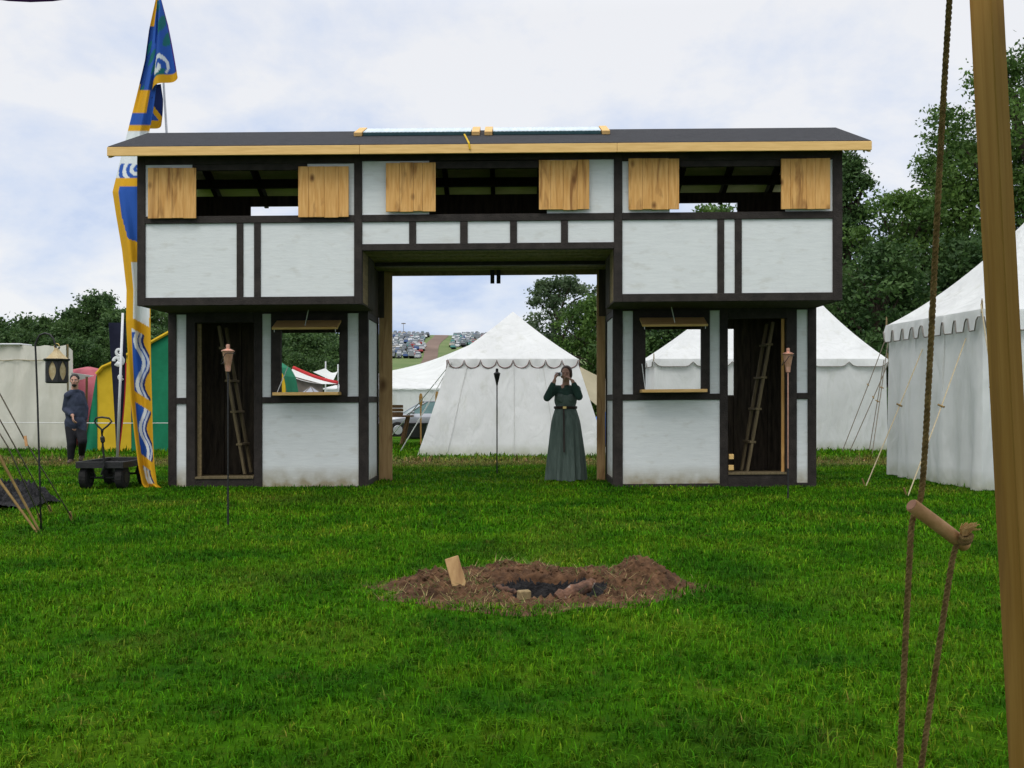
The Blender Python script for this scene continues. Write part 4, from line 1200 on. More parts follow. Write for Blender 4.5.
tag(mb.build('tarp_heap', M['blue_tarp'], smooth=False), 'bright blue tarpaulin draped over a pile beside the archway', 'tarpaulin')

# cars parked on the hillside
def hill_car_mesh(name, col):
    mb = MB()
    pr = [(-1.0, .3), (1.0, .3)]
    # seen nose on: x width, y length
    def hexa(x, y0, y1, z0, z1, ty0, ty1, tx, mi):
        vs = [(-x, y0, z0), (x, y0, z0), (x, y1, z0), (-x, y1, z0), (-tx, ty0, z1), (tx, ty0, z1), (tx, ty1, z1), (-tx, ty1, z1)]
        mb.add(vs, [(0,1,5,4), (1,2,6,5), (2,3,7,6), (3,0,4,7), (4,5,6,7), (3,2,1,0)], mi)
    hexa(.86, -2.1, 2.1, .25, .88, -2.0, 2.05, .80, 0)
    hexa(.76, -1.0, 1.9, .881, 1.38, -.25, 1.25, .60, 1)
    hexa(.61, -.27, 1.27, 1.381, 1.45, -.2, 1.2, .56, 0)
    for sx_ in (-1, 1):
        for y_ in (-1.3, 1.3):
            mb.tube([(sx_ * .66, y_, .3), (sx_ * .87, y_, .3)], .31, 10, 2)
        mb.box(sx_ * .55 - .17, sx_ * .55 + .17, -2.12, -2.04, .58, .72, 3)
    body = mat('paint_' + name, col, None, rough=.35, spec=.5)
    return mb, [body, M['car_dark_glass'], M['rubber'], M['white_paint']]
cols = [('white', (.7,.71,.72)), ('silver', (.42,.43,.45)), ('grey', (.16,.17,.18)), ('black', (.02,.02,.022)), ('blue', (.03,.07,.2)), ('red', (.28,.02,.02)), ('teal', (.05,.22,.2)), ('green', (.02,.08,.04)), ('beige', (.42,.36,.27))]
carp = {}
for cname, cc_ in cols:
    mb, ms_ = hill_car_mesh(cname, cc_)
    o = mb.build('hillside_car', ms_, bevel=0)
    tag(o, '%s car among the rows parked on the distant hillside' % cname, 'car', 'cars parked in rows on the hillside')
    carp[cname] = [o, False]
rc_ = random.Random(9)
weights = [15, 20, 20, 14, 16, 4, 6, 3, 3]
ncar = 0
for row in range(16):
    Y = 372 + row * 9.6
    xa = (385 - 512) / F * Y; xb = (497 - 512) / F * Y
    X = xa + rc_.uniform(0, 1)
    while X < xb:
        pxx = 512 + X / Y * F
        tl, tr_ = 432.5 - (520 - Y) * .05, 447.5 - (520 - Y) * .03
        low_edge = Y < 395 + max(0, (pxx - 440)) * 1.0 and pxx > 440
        if not (tl - 3 < pxx < tr_ + 7) and not low_edge and rc_.random() > .02 and ncar < 292:
            nm = rc_.choices([c[0] for c in cols], weights)[0]
            src, used = carp[nm]
            o = src if not used else src.copy()
            if used: COL.objects.link(o)
            carp[nm][1] = True
            o.location = (X + rc_.uniform(-.15, .15), Y + rc_.uniform(-1.2, 1.2), 0)
            o.location.z = hill_z(o.location.x, o.location.y) + .05
            o.rotation_euler = (R(6.8), 0, R(rc_.choice((0, 180)) + rc_.uniform(-4, 4)))
            s_ = rc_.uniform(1.0, 1.25)
            o.scale = (s_, s_, s_ * rc_.uniform(.95, 1.3))
            ncar += 1
        X += rc_.uniform(2.15, 2.5)
for nm in carp:
    if not carp[nm][1]: bpy.data.objects.remove(carp[nm][0])
print('hill cars', ncar)
mb = MB()
lp = Vector(((403.5 - 512) / F * 525, 525, 0)); lp.z = hill_z(lp.x, lp.y)
mb.tube([(0,0,-.3), (0,0,7.2)], [.16, .1], 8); mb.box(-1.1, 1.1, -.2, .2, 6.6, 7.1)
tag(mb.build('light_mast', M['concrete'], loc=lp), 'thin light mast standing on the crest of the hill above the parked cars', 'mast')

# ------------------------------------------------------------------ seen through the left serving window
rw_t = thing('red_white_tent', 'white tent with red trimmed sweeping roof seen through the left serving window', 'tent', (at(308, 400, 28).x, 28, 0))
mb = MB()
a, b_ = at(293, 368.5, 28) - rw_t.location, at(338, 384, 28) - rw_t.location
a2, b2 = at(285, 374, 26.5) - rw_t.location, at(322, 384, 26.5) - rw_t.location
mb.grid(14, 8, lambda u, v: a2.lerp(b2, u).lerp(a.lerp(b_, u), v) - Vector((0, 0, .05 * math.sin(math.pi * u))))
mb.build('roof', M['canvas'], rw_t, smooth=True)
mb = MB()
mb.tube([a.lerp(b_, t) - Vector((0, .03, .05 * math.sin(math.pi * t) - .02)) for t in np.linspace(0, 1, 12)], .065, 6)
mb.build('ridge_trim', M['red'], rw_t, smooth=True)
mb = MB()
mb.grid(10, 6, lambda u, v: (a2.lerp(b2, u).x, a2.y + .1, a2.lerp(b2, u).z * (1 - v)))
mb.build('wall', M['concrete'], rw_t)
wc = thing('white_canopy', 'small white canopy held on two tall thin poles seen through the left serving window', 'canopy', (at(325, 400, 31).x, 31, 0))
q = [at(p[0], p[1], 31) - wc.location for p in ((313, 372), (316, 366.5), (329, 369.5), (333, 381))]
mb = MB()
mb.grid(10, 8, lambda u, v: q[0].lerp(q[3], u).lerp(q[1].lerp(q[2], u), v) + Vector((0, 1.6 * v, -.1 * math.sin(math.pi * u) * v)))
mb.build('sheet', M['canvas'], wc, smooth=True)
for k in (1, 2):
    mb = MB(); p = q[k]; mb.tube([(p.x, 1.6, 0), (p.x, 1.6, p.z + .22)], .025, 6); mb.build('pole', M['white_paint'], wc)
gm = thing('grey_tent', 'small pale grey mesh dome tent just above the left counter board', 'tent', at(311, 400, 25).xy.to_3d())
mb = MB()
for s_ in range(1):
    mb.lathe([(1.0, 0), (.86, .55), (.6, 1.0), (.28, 1.32), (.02, 1.5)], n=6)
mb.build('canopy', M['grey_mesh'], gm)
mb = MB()
for k in range(6):
    t = k * math.pi / 3
    mb.tube([(r_ * 1.01 * math.cos(t), r_ * 1.01 * math.sin(t), z_) for r_, z_ in ((1.0, 0), (.86, .55), (.6, 1.0), (.28, 1.32), (.02, 1.5))], .012, 5)
mb.build('tent_pole', M['concrete'], gm)

# ------------------------------------------------------------------ left side: green and yellow tent, red tent, cream screen
Yg = 22.8
gt = thing('striped_tent', 'green and yellow striped tent with yellow roof edging left behind the gatehouse', 'tent', (at(192, 400, Yg).x, Yg, 0))
prof = [(84, 451.5), (90, 412), (97, 374), (103, 367), (111, 363.5), (130, 353.5), (150, 343), (168, 333), (192, 320), (216, 332), (255, 353), (270, 361), (279, 367), (284, 376), (286.5, 390), (287.5, 451.5)]
pw_ = [at(p[0], p[1], Yg) - gt.location for p in prof]
for p in pw_: p.z = max(p.z, 0)
# vertical cloth stripes across the front
edges = [(84, 97, 'green'), (97, 131, 'yellow'), (131, 205, 'green'), (205, 262, 'green'), (262, 287.5, 'yellow')]
pxs = [p[0] for p in prof]; pys = [p[1] for p in prof]
for (xa, xb, cn) in edges:
    mb = MB()
    def fn(u, v, xa=xa, xb=xb):
        xt = xa + (xb - xa) * u
        yt = float(np.interp(xt, pxs, pys))
        p = at(xt, yt, Yg) - gt.location
        zt = max(p.z, 0)
        # left and right flank stripes splay outwards at the base
        return Vector((p.x, .12 * math.sin(u * 5 + v * 2) * .2 - .25 * v * 0, zt * (1 - v)))
    mb.grid(14, 10, fn)
    mb.build('wall_stripe', M[cn], gt, smooth=True)
mb = MB()
n_ = len(pw_)
mb.add([p for p in pw_] + [Vector((p.x, 1.25, p.z)) for p in pw_], [(i, i + 1, n_ + i + 1, n_ + i) for i in range(n_ - 1)])
mb.build('roof', M['green'], gt, smooth=False)
mb = MB(); mb.tube([p + Vector((0, -.03, 0)) for p in pw_[2:11]], .04, 6); mb.build('roof_edging', M['yellow'], gt)

rd = thing('dome_tent', 'pinkish red dome tent behind the walking man', 'tent', (at(72, 400, 25.5).x, 26.5, 0))
mb = MB(); mb.lathe([(1.45, 0), (1.4, .6), (1.22, 1.2), (.9, 1.68), (.5, 1.95), (.05, 2.05)], n=20); mb.build('canopy', M['pink'], rd, smooth=True)
mb = MB()
c0 = at(83, 375, 25.2) - rd.location
mb.add([c0 + Vector((-.28, -.05, .06)), c0 + Vector((.28, -.02, -.02)), c0 + Vector((-.05, .02, -.12)), c0 + Vector((-.26, -.01, -.1))], [(0,3,2,1)])
mb.build('vent_patch', M['white_paint'], rd, solid=.01)
mb = MB(); p0 = onground(86, 447) - rd.location; mb.tube([p0, p0 + Vector((.02, 0, 1.75))], .03, 6); mb.build('pole', M['furn'], rd)

cs = thing('canvas_screen', 'long cream canvas screen wall at the left edge behind the lantern', 'canvas wall', (at(20, 400, 23.3).x, 23.3, 0))
zt = H + (HY - 345) / F * 23.3
xl_, xr_ = at(-120, 0, 23.3).x - cs.location.x, at(66.5, 0, 23.3).x - cs.location.x
mb = MB()
mb.grid(60, 12, lambda u, v: (xl_ + (xr_ - xl_) * u + .05 * v * (u > .98), .03 * math.sin(u * 23) * (.3 + v) + .02 * math.sin(u * 61 + v * 4), zt * (1 - v) - .03 * abs(math.sin(u * 9 * math.pi)) * (1 - v)))
mb.build('front_cloth', M['canvas_cream'], cs, smooth=True)
mb = MB()
mb.grid(16, 10, lambda u, v: (xr_ + .05 * v - 1.0 * u, 2.6 * u, zt * (1 - v)))
mb.build('side_cloth', M['canvas_cream'], cs, smooth=True)
mb = MB()
mb.tube([(xl_ + (xr_ - xl_) * t, -.035 + .03 * math.sin(t * 23) * .4, zt * .855 - .01 * math.sin(t * 40)) for t in np.linspace(0, 1, 40)], .012, 5)
mb.build('seam', M['canvas_tan'], cs)
mb = MB(); mb.box(xl_, at(22, 0, 23.3).x - cs.location.x, -.08, .5, zt + .0, zt + .035); mb.build('top_sheet', M['white_paint'], cs, bevel=.01)
for k in range(5):
    xx = xl_ + (xr_ - xl_) * k / 4
    mb = MB(); mb.tube([(xx, .06, 0), (xx, .06, zt + .02)], .025, 6); mb.build('pole', M['rawdim'], cs)
# long white cord strung in front of the tents
mb = MB()
mb.tube([at(-10, 422.5, 20.5), at(60, 422.8, 20.5), at(120, 423.2, 20.5), at(172, 423, 20.5)], .009, 5)
for x_ in (-10, 172):
    p = at(x_, 422, 20.5); mb.tube([(p.x, p.y, 0), (p.x, p.y, p.z + .03)], .02, 6)
tag(mb.build('cord_fence', M['cord_white']), 'thin pale cord strung on stakes in front of the left hand tents', 'cord')

# ------------------------------------------------------------------ tall banner and its pole
fp = thing('flagpole', 'thin grey flagpole rising behind the left end of the gatehouse roof', 'flagpole', (at(188, 400, 15.3).x, 15.3, 0))
mb = MB()
p1 = at(158, -6, 15.3) - fp.location
mb.tube([(0, 0, -.05), p1 * .5, p1 * 1.0, p1 * 1.06], [.026, .022, .016, .012], 8)
mb.build('pole', M['silver'], fp, smooth=True)
BLUE, GOLD, WHITE, GREEN, DBLUE = (.02,.085,.36), (.62,.33,.012), (.62,.66,.66), (.01,.13,.13), (.008,.02,.10)
def banner_rows():
    #   y, left x, right x, distance
    return [(-14,157,160,15.1),(0,155.5,161,15.05),(30,149,163,15.0),(60,145,161,14.9),(90,138,156,14.8),(112,132.5,153,14.7),(134,127,149,14.6),(165,119,148.5,14.4),(192,112.5,149,14.25),
            (215,116,149.5,14.15),(250,122,150,14.0),(290,126.5,150.5,13.85),(320,126,150.5,13.7),(360,128,151,13.6),(400,130.5,152,13.5),(440,135,153,13.4),(465,138,154.5,13.32),(484,142,157,13.28),(491.5,147,166,13.25)]
br_ = np.array(banner_rows())
ban = thing('tall_banner', 'tall blue, gold and white wavy banner hanging at the left end of the gatehouse', 'banner', (at(140, 400, 13.6).x, 13.6, 0))
def banner_col(u, y):
    def edge(col, lo, hi): return lo <= y < hi
    dg = y - 14 * (u - .5)     # diagonals climb to the right
    if y < 26: return GOLD if (u < .35 or y < 8) else BLUE
    if y < 90:
        if u < .1: return GOLD if y > 84 else DBLUE
        g = math.sin(y * .21 + u * 5) * math.sin(u * 9 + y * .07)
        return GREEN if g > .35 else (BLUE if u > .3 else (.015,.06,.25))
    if y < 113: return GOLD if u < .7 else BLUE
    if y < 125: return BLUE
    if y < 131.5: return GOLD
    if y < 160: return WHITE
    if y < 178:
        s = math.hypot((u - .62) * 30, (y - 170)) ; a = math.atan2(y - 170, (u - .62) * 30)
        return WHITE if math.sin(s * .9 - a) > 0 and y > 162 or y < 163 else BLUE
    if y < 186.5: return GOLD
    if y < 236 + 10 * u:
        return GOLD if u < .16 + max(0, (y - 215)) * .004 else BLUE
    if y < 262: return GOLD if u < .78 else DBLUE
    if y < 318: return GOLD if u < .28 or u > .96 else WHITE
    if u < .22 + .12 * max(0, (y - 430) / 60): return GOLD
    if u > .93: return GOLD
    bands = (326, 400, 462)
    for b0_ in bands:
        if b0_ - 5 < dg < b0_ + 6: return GOLD
    if y < 332: return WHITE
    if y > 484: return GOLD
    wv = .52 + .17 * math.sin(y * 2 * math.pi / 44.0)
    wv2 = wv + .30
    if abs(u - wv) < .085: return WHITE
    if abs(u - wv2) < .045: return DBLUE
    if u > wv2 + .045: return GOLD
    if y > 470: return WHITE if abs(u - .6) < .1 else GOLD
    return BLUE if u < wv else ((.5,.54,.6) if abs(u - (wv + .19)) < .05 else BLUE)
def sheet_attr(name, nu, nv, fn, colf, m, parent):
    mb = MB(); mb.grid(nu, nv, fn)
    o = mb.build(name, m, parent, smooth=True)
    ca = o.data.color_attributes.new('dye', 'FLOAT_COLOR', 'POINT')
    c = []
    for j in range(nv + 1):
        for i in range(nu + 1):
            c += [*colf(i / nu, j / nv), 1.0]
    ca.data.foreach_set('color', c)
    return o
M['dyed'] = attr_mat('dyed', 'dye', .8, .25, 90)
def ban_fn(u, v):
    y = -14 + (491.5 + 14) * v
    xl = np.interp(y, br_[:,0], br_[:,1]); xr = np.interp(y, br_[:,0], br_[:,2]); Y = np.interp(y, br_[:,0], br_[:,3])
    fold = (.07 * math.sin(u * 6.5 + y * .011) + .03 * math.sin(u * 13 - y * .02)) * min(1, v * 4 + .1)
    p = at(xl + (xr - xl) * u, y, Y + fold) - ban.location
    if y > 484: p.z = max(p.z, .015)
    return p
sheet_attr('cloth', 40, 420, ban_fn, lambda u, v: banner_col(u, -14 + 505.5 * v), M['dyed'], ban)
# the wind-blown upper fold and the smaller one beneath it
def flap(pts, Y0, colf, nm='fold'):
    A, B, C_, D_ = (at(p[0], p[1], Y0 + p[2]) - ban.location for p in pts)
    return sheet_attr(nm, 40, 60, lambda u, v: A.lerp(B, u).lerp(D_.lerp(C_, u), v) + Vector((0, .10 * math.sin(u * 7 + v * 2) * min(1, 3 * v), 0)), colf, M['dyed'], ban)
def flap1(u, v):
    if v > .9 or (v < .05): return GOLD
    s = math.hypot((u - .42) * 26, (v - .80) * 70); a = math.atan2((v - .80) * 70, (u - .42) * 26)
    if s < 9 and math.sin(s * .75 - a * 1.0 + 1.0) > -.05 and v < .89: return WHITE
    if u > .93: return (.08,.03,.2)
    return GREEN if math.sin(u * 7 + v * 9) * math.sin(v * 17 + u * 3) > .25 else BLUE
flap(((157.5,-4,.02), (160.5,-4,0), (176.8,77,-.1), (147.5,92,-.05)), 14.85, flap1)
def flap2(u, v):
    if v > .82 or abs(u - v * 1.1) < .10: return GOLD
    return DBLUE if u > v else BLUE
flap(((148,86,.0), (161,84,0), (160.5,124,-.04), (140,136,.0)), 14.9, flap2)

# dark feather banner with white emblem, white pole leaning in front
fb = thing('feather_banner', 'dark navy feather banner with a white swirl emblem, white pole leaning across it', 'banner', (onground(117, 458).x, 19.4, 0))
Yf = 19.4
a, b_, c_ = at(108.5, 322.5, Yf) - fb.location, at(126, 320, Yf) - fb.location, at(117.5, 457, Yf) - fb.location
mb = MB()
def fbf(u, v):
    k = max(0.0, 1 - max(0.0, (v - .18) / .82)) ** .95
    if v <= .18: k = 1.0
    xl = a.x + (c_.x - .02 - a.x) * (v ** 1.15); xr = b_.x + .03 * math.sin(v * 4) + (c_.x + .03 - b_.x) * (v ** 2.2)
    return Vector((xl + (xr - xl) * u, .04 * math.sin(u * 4 + v * 3), a.z + (c_.z - a.z) * v))
mb.grid(10, 30, fbf)
mb.build('cloth', M['navy'], fb, smooth=True)
mb = MB(); mb.tube([fbf(1, t) + Vector((0, -.01, 0)) for t in np.linspace(.3, 1, 18)], .012, 5); mb.build('edge_piping', M['red'], fb)
mb = MB()
def spiral(cx_, cy_, r0, turns, w0, ph, dirn):
    pts = []
    for t in np.linspace(0, 1, 26):
        r_ = r0 * (1 - .8 * t); a_ = ph + dirn * turns * 2 * math.pi * t
        p = at(cx_ + r_ * math.cos(a_), cy_ + r_ * math.sin(a_) * 1.15, Yf) - fb.location
        pts.append(p + Vector((0, -.07, 0)))
    mb.tube(pts, [w0 * (1 - .5 * t) for t in np.linspace(0, 1, 26)], 6)
spiral(120.5, 352, 3.6, 1.1, .036, 1.0, 1); spiral(121, 360, 4.6, .9, .055, 2.5, -1); spiral(122, 377, 2.8, 1.2, .026, 0.5, 1); spiral(118.5, 361, 3.4, .8, .04, 3.0, 1)
yc_ = sum(v[1] for v in mb.v) / len(mb.v)
mb.v = [(v[0], yc_ + (v[1] - yc_) * .15, v[2]) for v in mb.v]
mb.build('emblem', M['white_paint'], fb, smooth=True)
mb = MB(); mb.tube([(at(117.3, 458, Yf - .12) - fb.location), (at(122.8, 313, Yf - .12) - fb.location)], [.028, .024], 8); mb.build('pole', M['white_paint'], fb, smooth=True)

# ------------------------------------------------------------------ garden cart
gc = thing('garden_cart', 'black steel garden cart with tyres and loop handle in front of the flags', 'cart', onground(100, 490))
def zrow(y, Y): return H + (HY - y) / F * Y
Yc = gc.location.y
zt_ = zrow(466, Yc); W2 = .29; Lc = 1.05
mb = MB()
mb.box(-W2, W2, .0, Lc, zt_ - .025, zt_)
for (x0, x1, y0, y1) in ((-W2 - .02, -W2 + .0, -.02, Lc + .02), (W2, W2 + .02, -.02, Lc + .02)):
    mb.box(x0, x1, y0, y1, zt_ - .03, zt_ + .055)
mb.box(-W2, W2, -.02, -.001, zt_ - .03, zt_ + .055); mb.box(-W2, W2, Lc + .001, Lc + .02, zt_ - .03, zt_ + .055)
for k in range(7): mb.box(-W2 + .03 + k * .08, -W2 + .04 + k * .08, .01, Lc - .01, zt_ + .001, zt_ + .008)
mb.build('tray', M['iron'], gc, bevel=.004)
mb = MB()
for y_ in (.14, Lc - .14):
    mb.tube([(-.24, y_, .15), (.24, y_, .15)], .015, 8)
    for sx_ in (-1, 1):
        mb.tube([(sx_ * .12, y_, .15), (sx_ * .16, y_, zt_ - .03)], .014, 6)
mb.tube([(0, .1, .17), (0, Lc - .1, .17)], .018, 6)
mb.build('axle', M['iron'], gc)
for y_ in (.14, Lc - .14):
    for sx_ in (-1, 1):
        wm = MB(); x_ = sx_ * .235
        wm.tube([(x_ - .055, y_, .155), (x_ - .04, y_, .155), (x_ + .04, y_, .155), (x_ + .055, y_, .155)], [.125, .155, .155, .125], 20)
        wh = wm.build('wheel', M['rubber'], gc)
        wm = MB(); wm.tube([(x_ - .057, y_, .155), (x_ + .057, y_, .155)], .075, 14); wm.build('rim', M['iron'], wh)
hb = at(104.5, 466, Yc - .05) - gc.location; ht = at(102, 434, Yc - .08) - gc.location
mb = MB(); mb.tube([(hb.x * .3, -.02, .2), hb, ht], [.015, .014, .013], 8); mb.build('handle_shaft', M['iron'], gc)
lp_ = [at(px_, py_, Yc - .09) - gc.location for px_, py_ in ((102, 434), (101.5, 429.5), (97, 425), (94.5, 421.5), (96, 418), (102, 417.2), (109, 418.2), (111.8, 421.5), (108, 425.5), (103, 429.5), (102, 434))]
mb = MB(); mb.tube(lp_, .0125, 8); mb.build('handle_loop', M['iron'], gc, smooth=True)
mb = MB(); q0 = at(102.3, 436, Yc - .08) - gc.location; q1 = at(103, 443, Yc - .075) - gc.location; mb.tube([q0, q0.lerp(q1, .2), q0.lerp(q1, .8), q1], [.014, .03, .03, .014], 8); mb.build('grip', M['black_plastic'], gc)

# ------------------------------------------------------------------ shepherd's hook with lantern
sh_ = thing('shepherds_hook', 'thin black iron hook pole stuck in the grass at the left, carrying the lantern', 'hook pole', onground(41.5, 532))
Ys = sh_.location.y
hk = [at(px_, py_, Ys) - sh_.location for px_, py_ in ((41.5, 532), (39.5, 470), (37.5, 400), (36, 360), (35.2, 344), (39.5, 335.2), (45, 333.2), (50, 334.6), (53.5, 339), (55.3, 345), (56.2, 348.5), (58.2, 349.5), (59.6, 347))]
hk[0] = Vector((0, 0, -.1))
mb = MB(); mb.tube(hk, .0085, 8); mb.build('hook', M['iron'], sh_, smooth=True)
ln = thing('lantern', 'black six sided lantern with almond shaped windows hanging from the iron hook', 'lantern', at(56.7, 383, Ys))
s = Ys / F
mb = MB()
hgt = 24 * s; rr = 11.2 * s
mb.lathe([(rr * .9, 0), (rr, .01), (rr, .02)], n=6); mb.lathe([(rr, hgt - .02), (rr * 1.16, hgt - .012), (rr * 1.2, hgt)], n=6)
# six frame panels with almond openings: built as upright rib strips whose inner edges bow
for k in range(6):
    a0, a1 = k * math.pi / 3, (k + 1) * math.pi / 3
    p0 = Vector((rr * math.cos(a0), rr * math.sin(a0), 0)); p1 = Vector((rr * math.cos(a1), rr * math.sin(a1), 0))
    st = 10
    for i in range(st):
        z0, z1 = .02 + (hgt - .04) * i / st, .02 + (hgt - .04) * (i + 1) / st
        o0, o1 = (.33 * math.sin(math.pi * (i / st)) ** .8, .33 * math.sin(math.pi * ((i + 1) / st)) ** .8)
        for (fa0, fb0, fa1, fb1) in ((0, .5 - o0, 0, .5 - o1), (.5 + o0, 1, .5 + o1, 1)):
            mb.add([p0.lerp(p1, fa0) + Vector((0,0,z0)), p0.lerp(p1, fb0) + Vector((0,0,z0)), p0.lerp(p1, fb1) + Vector((0,0,z1)), p0.lerp(p1, fa1) + Vector((0,0,z1))], [(0,1,2,3)])
mb.build('frame', M['iron'], ln, solid=.004)
mb = MB(); mb.lathe([(rr * .93, .022), (rr * .93, hgt - .022)], n=6); mb.build('glass', M['amber'], ln)
mb = MB(); mb.lathe([(rr * 1.05, hgt + .001), (rr * .55, hgt + 5 * s), (rr * .28, hgt + 8.5 * s), (rr * .2, hgt + 11 * s)], n=6); mb.build('roof', M['amber'], ln)
mb = MB(); mb.tube([Vector((0, 0, hgt + 10.5 * s)) + Vector((math.cos(t) * 2.6 * s, 0, 2.4 * s + math.sin(t) * 2.6 * s)) for t in np.linspace(0, 6.2832, 14)], .0035, 6); mb.build('ring', M['brass'], ln)

# ------------------------------------------------------------------ garden torches
def torch(x, base, toprow, label, m_head, m_low, rl, scale=1.0, collar=True):
    p = onground(x, base); Y = p.y; s = Y / F
    root = thing('garden_torch', label, 'torch', p, group='garden torches')
    zt = zrow(toprow, Y)
    ch = 21 * s * scale
    mb = MB(); mb.tube([(0,0,-.08), (0,0,rl)], .0095, 8); mb.build('spike', M['iron'], root)
    mb = MB(); mb.tube([(0,0,rl), (0,0, zt - ch * 1.3)], .0075, 8); mb.build('shaft', m_low, root)
    rr_ = 5.8 * s * scale
    mb = MB(); mb.lathe([(.010, zt - ch * 1.3), (rr_ * .42, zt - ch * 1.28), (rr_ * .5, zt - ch * 1.0), (rr_ * .92, zt - ch * .36), (rr_ * 1.12, zt - ch * .33), (rr_ * 1.12, zt - ch * .29), (rr_ * .35, zt - ch * .2)], n=16); mb.build('oil_cup', m_head, root, smooth=False)
    mb = MB(); mb.lathe([(rr_ * .34, zt - ch * .2), (rr_ * .34, zt - ch * .02), (rr_ * .2, zt)], n=12); mb.build('wick_cap', m_head, root)
    if collar:
        mb = MB(); mb.tube([(rr_ * 1.15 * math.cos(t) , rr_ * 1.15 * math.sin(t), zt - ch * .42 - .5 * ch * max(0, math.cos(t - 3.1))) for t in np.linspace(0, 6.28, 20)], .004, 5); mb.build('bracket', M['iron'], root)
    return root
torch(228, 525, 344.5, 'copper headed garden torch in front of the left doorway', M['copper'], M['iron'], .35)
torch(788, 500, 348, 'copper garden torch with copper shaft in front of the right doorway', M['copper'], M['copper'], .37, .9)
# black cone torch behind the archway
p = onground(497, 474); Y = p.y; s = Y / F
bt = thing('cone_torch', 'black iron cone torch on a slim rod in front of the peaked tent', 'torch', p)
zt = zrow(368.5, Y)
mb = MB(); mb.tube([(0,0,-.05), (0,0, zt - 14 * s)], .010, 8); mb.build('rod', M['iron'], bt)
mb = MB(); mb.lathe([(.012, zt - 17 * s), (1.3 * s, zt - 14 * s), (3.4 * s, zt - 5 * s), (2.9 * s, zt - 4.4 * s), (1.4 * s, zt - 3.5 * s), (1.2 * s, zt)], n=14); mb.build('cone', M['iron'], bt)

# ------------------------------------------------------------------ fire pit
mb = MB()
PC = (.23, 6.035)          # the hole itself
def fpit(X, Y):
    dx, dy = (X - PIT[0]) / .98, (Y - PIT[1]) / .60
    r_ = math.hypot(dx, dy); a_ = math.atan2(dy, dx)
    outer = 1.0 + .10 * math.sin(3 * a_ + .6) + .07 * math.sin(7 * a_ + 1.0) + .05 * math.sin(11 * a_)
    q = r_ / outer
    pr_ = math.hypot((X - PC[0]) / .33, (Y - PC[1]) / .19)
    prof_ = max(0.0, min(1.0, (1.03 - q) * 2.1)); prof_ = prof_ * prof_ * (3 - 2 * prof_)
    hgt = .052 + .10 * math.exp(-((X - .84) / .22) ** 2 - ((Y - 6.22) / .26) ** 2) + .035 * math.exp(-((X + .55) / .25) ** 2 - ((Y - 6.2) / .25) ** 2) \
        + .045 * math.exp(-((X - .02) / .24) ** 2 - ((Y - 6.42) / .16) ** 2) + .02 * math.exp(-((X - .45) / .2) ** 2 - ((Y - 6.4) / .16) ** 2)
    if Y < PC[1] - .05: hgt *= max(.15, 1 - (PC[1] - .02 - Y) * 4.2)
    hgt *= prof_ * 1.22
    k = max(0.0, min(1.0, (1.12 - pr_) / .34)); k = k * k * (3 - 2 * k)
    v = Vector((X * 7, Y * 7, 0))
    nz = mnoise.fractal(v, .8, 2.0, 6) * .034 + mnoise.fractal(v * 4.1, .7, 2.0, 5) * .020
    z = hgt + nz * min(1.0, max(0.0, (1.1 - q) * 3))
    z = max(z, .004) * (1 - k) + k * (-.15 + nz * .5)
    if q > 1.04: z = -.03
    return z, k
nu, nv = 380, 260
x0_, x1_, y0_, y1_ = PIT[0] - 1.3, PIT[0] + 1.3, PIT[1] - .85, PIT[1] + .85
mb.grid(nu, nv, lambda u, v: (x0_ + (x1_ - x0_) * u, y0_ + (y1_ - y0_) * v, fpit(x0_ + (x1_ - x0_) * u, y0_ + (y1_ - y0_) * v)[0]))
keep = [i for i, f in enumerate(mb.f) if max(mb.v[k][2] for k in f) > -.029 or math.hypot(mb.v[f[0]][0] - PC[0], mb.v[f[0]][1] - PC[1]) < .4]
mb.f = [mb.f[i] for i in keep]
mb.m = []
for f in mb.f:
    c = sum((Vector(mb.v[k]) for k in f), Vector()) / len(f)
    mb.m.append(1 if fpit(c.x, c.y)[1] > .12 else 0)
fpo = mb.build('fire_pit', [M['soil'], M['char']], smooth=True)
tag(fpo, 'shallow fire pit ringed by a low mound of dug brown earth in the grass', 'fire pit')
# clods and dead grass on the mound
cl = MB(); rcl = random.Random(4)
ico = bmesh.new(); bmesh.ops.create_icosphere(ico, subdivisions=1, radius=1.0)
iv = [v.co.copy() for v in ico.verts]; if_ = [tuple(v.index for v in f.verts) for f in ico.faces]; ico.free()
for k in range(420):
    a_ = rcl.uniform(0, 6.283); rr_ = rcl.uniform(.25, 1.0)
    X, Y = PIT[0] + .98 * rr_ * math.cos(a_), PIT[1] + .6 * rr_ * math.sin(a_)
    z, kk = fpit(X, Y)
    if z < .01 or kk > .2: continue
    r_ = rcl.choice((.005, .007, .009, .012, .018)) * rcl.uniform(.7, 1.3)
    cl.add([(X + q_.x * r_ * rcl.uniform(.7, 1.3), Y + q_.y * r_ * rcl.uniform(.7, 1.3), z + q_.z * r_ * rcl.uniform(.6, 1.0)) for q_ in iv], if_)
tag(cl.build('soil_crumbs', M['soil']), 'loose crumbs and clods of brown earth on the mound around the fire pit', 'soil', kind='stuff')
st = MB()
